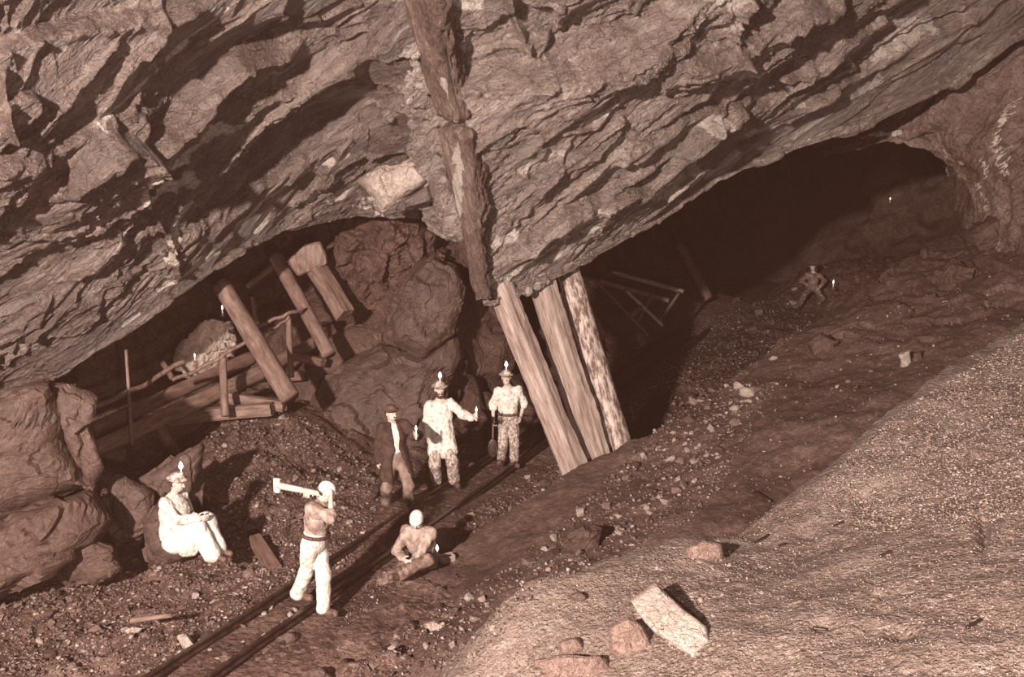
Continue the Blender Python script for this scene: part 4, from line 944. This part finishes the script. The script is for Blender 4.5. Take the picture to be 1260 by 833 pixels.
    # --- top
    def torso(g, hemlen):
        A = SDF(); A.cap(pelvis+ax*(.06 if hemlen else .20)*sc, chest, (.160+g)*sc*wide, (.172+g)*sc*wide, .05, (fw, 1.3)).cap(chest, neck-ax*.06*sc, (.172+g)*sc*wide, (.085+g)*sc, .06, (fw, 1.3))
        A.cap(sh[1]-ax*.015, sh[-1]-ax*.015, (.070+g)*sc, (.070+g)*sc, .06)
        if hemlen:
            hm = pelvis*.5 + (hp[1]+hp[-1])*.25; dn = unit((kn[1]+kn[-1])*.5 - hm); dn = unit(dn*.6 - Z3*.6)
            for s in (1, -1): A.cap(pelvis+ax*.10*sc+rr*s*.03*sc, hp[s] + unit(unit(kn[s]-hp[s])*.7 - Z3*.4)*hemlen*sc, (.155+g)*sc*wide, (.135+g)*sc*wide, .06)
        for s in (1, -1):
            A.cap(sh[s], el[s], (.078+g*.6)*sc, (.070+g*.6)*sc, .04)
            if sleeve > 0: A.cap(el[s], el[s]+(wr[s]-el[s])*sleeve, (.070+g*.6)*sc, (.060+g*.6)*sc, .03)
        return A
    A = torso(0, hem if jacket is None else 0)
    sdf_part('coat' if hem and not jacket else 'shirt', A, vox, M[top], body, (.006 if jacket else .030)*sc, (10, 10, 5), int(face)+7)
    if jacket:
        J = torso(.018, hem); ctr = neck - ax*.26*sc + fw*.18*sc
        J.ell(neck-ax*.14*sc+fw*.13*sc, (.052*sc, .14*sc, .30*sc), np.stack([rr, fw, ax]), .02, True)
        J.ell(pelvis-ax*.16*sc+fw*.16*sc, (.13*sc, .20*sc, .36*sc), np.stack([rr, fw, ax]), .02, True)
        sdf_part('jacket', J, vox, M[jacket], body, .018*sc, (9, 9, 5), int(face)+9)
    # --- hat, hair
    c = head
    if hat in ('hard', 'dark'):
        Hs = SDF(); Hs.ell(c+hu*.075*sc, (.092*sc, .108*sc, .085*sc), R, .02).ell(c+hu*.068*sc, (.135*sc, .150*sc, .017*sc), R, .03)
        h = sdf_part('hat', Hs, vox*.8, M['hat' if hat == 'hard' else 'hat_dark'], body)
        if candle_on:
            q = c + hu*.155*sc + hf*.055*sc
            lathe('clay', [(.030, -.02), (.032, .0), (.018, .02)], M['hat'], h, loc=q)
            lathe('candle', [(.012, .0), (.012, .05), (.010, .06)], M['wax'], h, loc=q)
            lathe('flame', [(r_*1.7, z*1.25) for r_, z in FL], M['flame'], h, loc=q+Z3*.06)
    elif hat == 'cap':
        Hs = SDF(); Hs.ell(c+hu*.045*sc-hf*.006, (.092*sc, .112*sc, .095*sc), R, .02).ell(c+hu*.03*sc+hf*.075*sc, (.07*sc, .05*sc, .012*sc), R, .02)
        sdf_part('cap', Hs, vox*.8, M['clean_white'], body)
    Hr = SDF(); Hr.ell(c+hu*.02*sc-hf*.022*sc, (.082*sc, .086*sc, .098*sc), R, .02)
    sdf_part('hair', Hr, vox, M['hair'], body)
    if beard:
        Bd = SDF(); Bd.ell(c+hf*.052*sc-hu*.085*sc, (.060*sc, .052*sc, .060*sc), R, .02).ell(c+hf*.03*sc-hu*.045*sc+hr*.05*sc, (.02*sc, .04*sc, .05*sc), R, .03).ell(c+hf*.03*sc-hu*.045*sc-hr*.05*sc, (.02*sc, .04*sc, .05*sc), R, .03)
        Bd.ell(c+hf*.085*sc-hu*.065*sc, (.03*sc, .02*sc, .012*sc), R, .01, True)
        sdf_part('beard', Bd, vox*.8, M['hair'], body)
    if beard or moustache:
        Mo = SDF(); Mo.cap(c+hf*.098*sc-hu*.045*sc+hr*.028*sc, c+hf*.104*sc-hu*.042*sc, .008, .011, .01).cap(c+hf*.098*sc-hu*.045*sc-hr*.028*sc, c+hf*.104*sc-hu*.042*sc, .008, .011, .01)
        sdf_part('moustache', Mo, vox*.7, M['hair'], body)
    for s in (1, -1):
        Br = SDF(); Br.cap(c+hf*.092*sc+hr*.016*s*sc+hu*.034*sc, c+hf*.082*sc+hr*.046*s*sc+hu*.034*sc, .007, .006, .004); sdf_part('eyebrow', Br, .004, M['hair'], body)
    if belt:
        Be = SDF(); q = pelvis+ax*.115*sc; Be.cap(q-ax*.012, q+ax*.012, .176*sc*wide, .176*sc*wide, .01, (fw, 1.28)); Be.cap(q-ax*.09, q-ax*.055, .2, .2, .01, None, True).cap(q+ax*.055, q+ax*.09, .2, .2, .01, None, True)
        Be = SDF()
        for a_ in range(24):
            w0, w1 = 2*math.pi*a_/24, 2*math.pi*(a_+1)/24; R0 = .170*sc*wide; R1 = R0/1.28
            Be.cap(q+rr*R0*math.cos(w0)+fw*R1*math.sin(w0), q+rr*R0*math.cos(w1)+fw*R1*math.sin(w1), .022, .022, .01)
        sdf_part('belt', Be, vox, M['belt'], body)
    return body, wr, el

def local(base, px, py, dy=0.0):
    """a point in a person's own axes from its place in the picture"""
    return P(px, py, base[1] + dy) - np.asarray(base)

# 1 - the man swinging the hammer
b = PG(384, 757, .0)
X = lambda px, py, dy=0.0: local(b, px, py, dy)
hm, wr, el = person('man in pale mud-stained trousers swinging a sledgehammer over his shoulder', b, 62, X(386, 668), X(396, 617, .03), X(402, 610, .03)+np.array([0, 0, .05]), 85, -22,
    X(407, 612, -.10), X(382, 604, .24), X(364, 738, .22), X(398, 757, -.10), 'clay_cloth', 'white_cloth', 'cap', .97, belt=True, wide=1.12,
    rpole=(1.0, -.5, -.5), lpole=(.2, 1, -.4), rkn=(1, -.2, 0), lkn=(1, -.3, .1), curl=(1.1, 1.1), sleeve=.30, toes={1: (1, -.25, 0), -1: (1, -.4, 0)},
    rhand={'d': (-.3, .8, .2), 'n': (-.5, -.2, .3)}, lhand={'d': (-.2, -.9, .1), 'n': (0, .2, -1)}, legw=1.06)
h0, h1 = b + X(411, 611, .02), b + X(341, 597, .34)
sh_ = empty('sledgehammer', h0); tag(sh_, 'pale sledgehammer held over the shoulder of the swinging man', 'hammer')
timber('handle', h0, h1, .030, .042, M['stick_pale'], parent=sh_, rough=.02, n=10)
ax_ = unit(h1-h0); up_ = unit(Z3 - ax_*(ax_ @ Z3))
timber('hammer_head', h1-up_*.088, h1+up_*.088, .044, .044, M['clean_white'], parent=sh_, rough=.02, n=10)

# 2 - the man sitting on the rock
b = PG(232, 703, .0)
X = lambda px, py, dy=0.0: local(b, px, py, dy)
person('man in a long white coat and lit candle hat sitting on a rock', b, 68, X(219, 662, .12), X(213, 609, .14), X(218, 596, .13)+np.array([0, 0, .02]), 78, -8,
    X(242, 638, -.05), X(244, 640, .15), X(262, 682, -.05), X(268, 676, .10), 'white_cloth', 'clean_white', 'hard', .98,
    rpole=(-.2, -.6, -1), lpole=(-.2, .6, -1), rkn=(.5, -.1, 1), lkn=(.5, .1, 1), hem=.22, legw=1.5, wide=1.3, toes={1: (1, -.3, -.1), -1: (1, -.1, -.1)}, curl=(.5, .5))

# 3 - the man in the dark jacket
b = PG(488, 627, .0)
X = lambda px, py, dy=0.0: local(b, px, py, dy)
_, wr3, _ = person('man in an open dark jacket over a white shirt, looking right', b, 22, X(487, 566), X(483, 520), X(481, 512, .0)+np.array([.0, 0, .04]), 48, 4,
    X(465, 572, -.05), X(508, 537, -.18), X(475, 620, .02), X(503, 618, .02), 'clean_white', 'grey_trousers', 'dark', .98, wide=1.06,
    rpole=(-.6, .6, -.2), lpole=(.7, .5, -.6), rkn=(.0, -1, 0), lkn=(.4, -1, 0), jacket='dark_cloth', hem=.24, curl=(.5, 1.2), legw=1.02, candle_on=False,
    lhand={'d': (.6, -.5, .3), 'n': (-.4, -.6, .2), 'thumb': (0, 0, 1)}, toes={1: (-.25, -1, 0), -1: (.3, -1, 0)}, moustache=True)
q = b + wr3[-1] + np.array([.06, -.09, .03])
ce = empty('candle', q); tag(ce, 'candle stub held in the fist of the man in the dark jacket', 'candle', 'candles')
lathe('wax', [(.016, -.05), (.017, .06), (.012, .09)], M['wax'], ce); lathe('flame', FL, M['flame'], ce, loc=(0, 0, .09))

# 4 - the bearded man
b = PG(549, 598, .0)
X = lambda px, py, dy=0.0: local(b, px, py, dy)
_, wr4, _ = person('bearded man in a long mud-spattered smock holding out a candle', b, 8, X(544, 538), X(541, 492), X(541, 480)+np.array([0, -.01, .01]), 14, -3,
    X(526, 540, -.06), X(580, 514, -.30), X(537, 591), X(559, 591, -.02), 'white_cloth', 'mottled_cloth', 'hard', 1.0,
    rpole=(-.8, .7, 0), lpole=(.3, .4, -1), hem=.20, wide=1.12, beard=True, legw=1.16, curl=(.5, 1.2), rkn=(-.1, -1, 0), lkn=(.2, -1, 0),
    lhand={'d': (.9, -.4, .1), 'n': (0, -.7, .6), 'thumb': (0, 0, 1)})
q = b + wr4[-1] + np.array([.085, -.07, .02])
ce = empty('candle', q); tag(ce, 'candle held out in the left hand of the bearded man', 'candle', 'candles')
lathe('wax', [(.016, -.05), (.017, .07), (.012, .10)], M['wax'], ce); lathe('flame', FL, M['flame'], ce, loc=(0, 0, .10))

# 5 - the man in the pale shirt by the prop
b = PG(626, 571, .0)
X = lambda px, py, dy=0.0: local(b, px, py, dy)
_, wr5, _ = person('young man in a pale rolled-sleeve shirt and candle hat standing by the props', b, 2, X(626, 516), X(625, 476), X(623, 465)+np.array([0, 0, .0]), 0, 0,
    X(607, 515, -.05), X(641, 512, -.05), X(617, 564), X(633, 567, -.03), 'white_cloth', 'mottled_cloth', 'hard', .99,
    rpole=(-.5, .6, 0), lpole=(.5, .6, 0), sleeve=.25, legw=.98, curl=(.9, .6), wide=1.08, belt=True)
q = b + wr5[1] + np.array([0, -.03, -.09])
sv = empty('shovel', q); tag(sv, 'dark long-handled shovel hanging from the right hand of the pale-shirted man', 'shovel')
timber('shaft', q + np.array([0, 0, .12]), q + np.array([-.01, .0, -.30]), .018, .018, M['timber_dark'], parent=sv, n=8)
bl = SDF(); bl.ell((-.01, 0, -.45), (.10, .018, .18), None, .02); sdf_part('blade', bl, .012, M['iron'], sv)

# 6 - the man crouching at the edge of the track
b = hit(520, 704); b = P(520, 706, b[1]-.0)
X = lambda px, py, dy=0.0: local(b, px, py, dy)
person('man in a white skull cap sitting on the ground, bent over his hands', b, -14, X(521, 686, .12), X(514, 650, -.02), X(513, 640, -.10), -10, -26,
    X(497, 688, -.32), X(500, 702, -.36), X(452, 737, -.38), X(492, 706, -.50), 'clay_cloth', 'grimy_trousers', 'cap', 1.0,
    rpole=(-.6, .3, -.5), lpole=(.6, .3, -.5), rkn=(-.2, -.2, 1), lkn=(.9, -.3, .6), curl=(.9, .9), sleeve=.80, wide=1.22, toes={1: (-.6, -.6, .5), -1: (-.6, -.8, .3)}, moustache=True)

# 7 - the far man
b = P(1000, 379, 31.0)
X = lambda px, py, dy=0.0: local(b, px, py, dy)
person('dim distant man kneeling with a hand on his hip, deep in the cavern', b, -12, X(1000, 353), X(1001, 336), X(1000, 329)+np.array([0, 0, .02]), -10, 0,
    X(994, 351, .02), X(1010, 352, -.1), X(983, 376, -.1), X(1006, 375, .10), 'grimy_trousers', 'grimy_trousers', 'dark', 1.0, vox=.012,
    rpole=(-1, .4, 0), lpole=(.6, .4, 0), rkn=(-.3, -1, .3), lkn=(.3, -1, .2), candle_on=False)

# bottle and tin beside the crouching man
q = hit(538, 692)
if q is None: q = PG(538, 692, .2)
bt = empty('candle_holder', q); tag(bt, 'small pale candle lamp on the ground beside the crouching man', 'candle', 'candles')
lathe('holder', [(.045, 0), (.05, .05), (.045, .10), (.02, .13)], M['wax'], bt); lathe('wax', [(.016, .12), (.016, .17)], M['wax'], bt); lathe('flame', [(r_*1.3, z*1.2) for r_, z in FL], M['flame'], bt, loc=(0, 0, .17))
q = hit(550, 691)
if q is None: q = PG(550, 691, .2)
tb = empty('tin_box', q); tag(tb, 'small open tin box right of the little candle lamp', 'box')
def boxpart(name, lo, hi, mat, parent, rz=.5):
    me = bpy.data.meshes.new(name); bm = bmesh.new(); bmesh.ops.create_cube(bm, size=1)
    for v in bm.verts: v.co = Vector([lo[k] + (v.co[k]+.5)*(hi[k]-lo[k]) for k in range(3)])
    bmesh.ops.bevel(bm, geom=bm.edges[:], offset=.004, segments=1, affect='EDGES'); bm.to_mesh(me); bm.free()
    o = link(name, me, mat, parent); o.rotation_euler = (0, 0, rz); return o
boxpart('box_floor', (-.10, -.07, 0), (.10, .07, .015), M['stone_pale'], tb)
for lo, hi in (((-.10, -.07, 0), (.10, -.06, .10)), ((-.10, .06, 0), (.10, .07, .10)), ((-.10, -.06, 0), (-.09, .06, .10)), ((.09, -.06, 0), (.10, .06, .10))): boxpart('box_side', lo, hi, M['stone_pale'], tb)

# ================================================================== loose stones
def hull_mesh(name, seed, n=14, flat=.7):
    r = random.Random(seed); bm = bmesh.new()
    for _ in range(n):
        v = Vector((r.gauss(0, 1), r.gauss(0, 1), r.gauss(0, 1))); v.normalize(); v *= r.uniform(.75, 1.05)
        bm.verts.new((v.x*r.uniform(.9, 1.15), v.y*.85, v.z*flat))
    bm.verts.ensure_lookup_table(); res = bmesh.ops.convex_hull(bm, input=bm.verts[:])
    dead = [g for g in res['geom_interior'] if isinstance(g, bmesh.types.BMVert)]
    if dead: bmesh.ops.delete(bm, geom=dead, context='VERTS')
    me = bpy.data.meshes.new(name); bm.to_mesh(me); bm.free(); return me
HM = {}
for mt in ('stone', 'stone_pale', 'boulder_dark'):
    HM[mt] = []
    for k in range(7):
        me = hull_mesh('stone', 100+k, 13+k, .55+.05*k); me.materials.append(M[mt]); HM[mt].append(me)
def stones(poly, n, smin, smax, pale, label, group, seed):
    r = random.Random(seed); xs = [p[0] for p in poly]; ys = [p[1] for p in poly]; made = 0; tries = 0
    while made < n and tries < n*30:
        tries += 1; x, y = r.uniform(min(xs), max(xs)), r.uniform(min(ys), max(ys))
        if not bool(inpoly(np.array(x), np.array(y), poly)): continue
        h = hit(x, y)
        if h is None: continue
        px = smin + (smax-smin)*r.random()**2.2; sz = .5*px*np.linalg.norm(h-CAM)/F
        mt = 'stone_pale' if r.random() < pale else r.choice(['stone', 'stone', 'boulder_dark'])
        o = link('stone', r.choice(HM[mt])); o.location = h + np.array([0, 0, sz*.25])
        o.rotation_euler = (r.uniform(-.5, .5), r.uniform(-.5, .5), r.uniform(0, 6.28)); k = r.uniform(.75, 1.2)
        o.scale = (sz*k, sz/k, sz*r.uniform(.7, 1.0)); sw = 'large ' if px > smin + .45*(smax-smin) else ('small ' if px < smin + .12*(smax-smin) else ''); tag(o, sw + {'stone_pale': 'pale ', 'stone': 'brown ', 'boulder_dark': 'dark '}[mt] + label, 'stone', group); made += 1
right_strip = [(870, 470), (930, 480), (900, 540), (880, 590), (840, 620), (790, 660), (720, 690), (660, 715), (630, 700), (700, 640), (770, 570), (820, 520)]
low_mid = [(470, 790), (540, 750), (610, 720), (660, 730), (600, 790), (560, 830), (440, 832)]
left_slope = [(270, 520), (350, 505), (430, 560), (450, 600), (430, 650), (340, 660), (280, 620), (255, 570)]
low_left = [(0, 740), (130, 715), (250, 690), (330, 700), (340, 735), (230, 822), (60, 832), (0, 832)]
track_side = [(560, 640), (640, 590), (690, 570), (700, 585), (620, 632), (560, 672)]
stones(right_strip, 110, 7, 21, .5, 'angular stone in the rubble strip across the earth bank right of the props', 'rubble strip on the bank', 1)
stones(low_mid, 42, 7, 17, .35, 'stone scattered on the dark bank between track and near gravel crest', 'stones on the lower bank', 2)
stones(left_slope, 60, 7, 15, .22, 'stone on the rubble slope left of the man in the dark jacket', 'stones on the left rubble slope', 3)
stones(low_left, 64, 7, 18, .22, 'stone strewn on the floor in the lower left below the sitting man', 'stones on the lower left floor', 4)
stones(track_side, 24, 6, 12, .4, 'stone in the dark ditch between right rail and bank crest', 'stones in the track ditch', 5)
stones([(930, 440), (1130, 380), (1150, 420), (1060, 480), (960, 520)], 16, 6, 13, .4, 'stone on the upper earth bank below the cavern mouth', 'stones on the upper bank', 6)
stones([(880, 690), (900, 680), (905, 720), (880, 770), (860, 740)], 14, 6, 12, .7, 'pebble in the stony patch beside the pale slab', 'pebbles beside the slab', 7)
stones([(240, 800), (345, 740), (380, 750), (300, 825)], 12, 6, 12, .4, 'stone lying between the rails behind the hammer swinger', 'stones between the rails', 8)
stones([(900, 370), (980, 350), (985, 385), (920, 410)], 12, 7, 16, .3, 'stone in the rock pile left of the far kneeling man', 'stones by the far man', 9)

# the fine rubble nobody could count: one object for each stretch of ground
def rubble(name, poly, n, smin, smax, mat, label, seed):
    g = np.random.default_rng(seed); xs = [p[0] for p in poly]; ys = [p[1] for p in poly]
    x = g.uniform(min(xs), max(xs), n*3); y = g.uniform(min(ys), max(ys), n*3); ok = inpoly(x, y, poly); x, y = x[ok][:n], y[ok][:n]
    base = []
    for k in range(5):
        me = hull_mesh('tmp', 300+k, 9, .7); V = np.array([v.co[:] for v in me.vertices]); Fc = [list(p.vertices) for p in me.polygons]; bpy.data.meshes.remove(me)
        tri = np.array([[p[0], p[q], p[q+1]] for p in Fc for q in range(1, len(p)-1)]); base.append((V, tri))
    VV, FF, off = [], [], 0
    for a, b in zip(x, y):
        h = hit(a, b)
        if h is None: continue
        V, tri = base[g.integers(5)]; px = smin + (smax-smin)*g.random()**2.5; sz = .5*px*np.linalg.norm(h-CAM)/F
        A = g.uniform(0, 6.28); c, s = math.cos(A), math.sin(A); Rm = np.array([[c, -s, 0], [s, c, 0], [0, 0, 1]]); B_ = g.uniform(-.6, .6); c, s = math.cos(B_), math.sin(B_)
        Rm = Rm @ np.array([[1, 0, 0], [0, c, -s], [0, s, c]])
        VV.append((V*sz*g.uniform(.7, 1.3, 3)) @ Rm.T + h + np.array([0, 0, sz*.2])); FF.append(tri+off); off += len(V)
    o = link(name, quads_mesh(name, np.vstack(VV), np.vstack(FF)), mat); tag(o, label, 'rubble', None, 'stuff'); return o
def stone_var(name, dark, mid, pale, lo=.45):
    t = NT(name); c = t.coord(); gi = t.add('ShaderNodeNewGeometry')
    n = t.noise(c, 30, 5, .6); col = t.ramp(gi.outputs['Random Per Island'], [(.0, dark), (lo, mid), (1.0, pale)])
    return t.done(t.mix(.3, col, t.ramp(n, [(.35, dark), (.65, pale)])), .6, t.bump(n, .4, .02), .4)
RB = stone_var('rubble_stones', (.032, .014, .0105), (.095, .048, .0365), (.40, .30, .255), .80)
RN = stone_var('gravel_stones', (.11, .062, .048), (.20, .128, .103), (.42, .32, .27), .6)
rubble('rubble', [(250, 520), (350, 500), (450, 560), (470, 610), (440, 690), (345, 740), (200, 832), (0, 832), (0, 735), (130, 700), (240, 690), (280, 640)], 5200, 3, 9, RB, 'fine broken rubble covering the floor left of the track', 21)
rubble('rubble', [(860, 470), (960, 470), (910, 550), (890, 600), (850, 640), (790, 675), (720, 700), (660, 725), (600, 800), (560, 832), (420, 832), (520, 760), (620, 700), (700, 635), (770, 565)], 4200, 2.5, 9, RB, 'fine broken rubble across the earth bank', 22)
rubble('rubble', [(430, 735), (560, 640), (690, 560), (700, 590), (600, 645), (540, 690), (420, 775)], 1100, 2.5, 7, RB, 'fine rubble in the ditch beside the right rail', 23)
rubble('rubble', [(860, 400), (960, 360), (1010, 390), (930, 450), (860, 500), (780, 545), (770, 500)], 1500, 2, 6, RB, 'dim rubble on the floor beyond the props', 24)
rubble('rubble', [(880, 470), (1020, 400), (1200, 330), (1260, 300), (1260, 400), (1100, 500), (1000, 580), (900, 650)], 900, 2, 6, RB, 'sparse grit on the upper earth bank', 25)
rubble('gravel', [(640, 735), (880, 665), (1010, 590), (1110, 505), (1260, 410), (1400, 340), (1400, 900), (540, 900)], 13000, 1.8, 4.2, RN, 'fine pale gravel covering the near bank', 26)
rubble('gravel', [(1000, 600), (1110, 505), (1260, 410), (1400, 340), (1400, 620), (1060, 660)], 9000, 2.2, 5.5, RN, 'coarser pale gravel on the upper part of the near bank', 27)
# lumps on the ore heap in the gallery
r = random.Random(5); cl = core.location + oh.location
for k in range(34):
    x, y = r.uniform(226, 288), r.uniform(396, 440)
    if not bool(inpoly(np.array(x), np.array(y), [(222, 430), (240, 408), (262, 394), (284, 398), (290, 425), (284, 440), (230, 440)])): continue
    o = link('lump', r.choice(HM['stone_pale'])); o.location = Vector(P(x, y, 18.95)) - oh.location; o.parent = oh
    s_ = r.uniform(.05, .12); o.scale = (s_, s_, s_); o.rotation_euler = (r.random()*3, r.random()*3, r.random()*3)
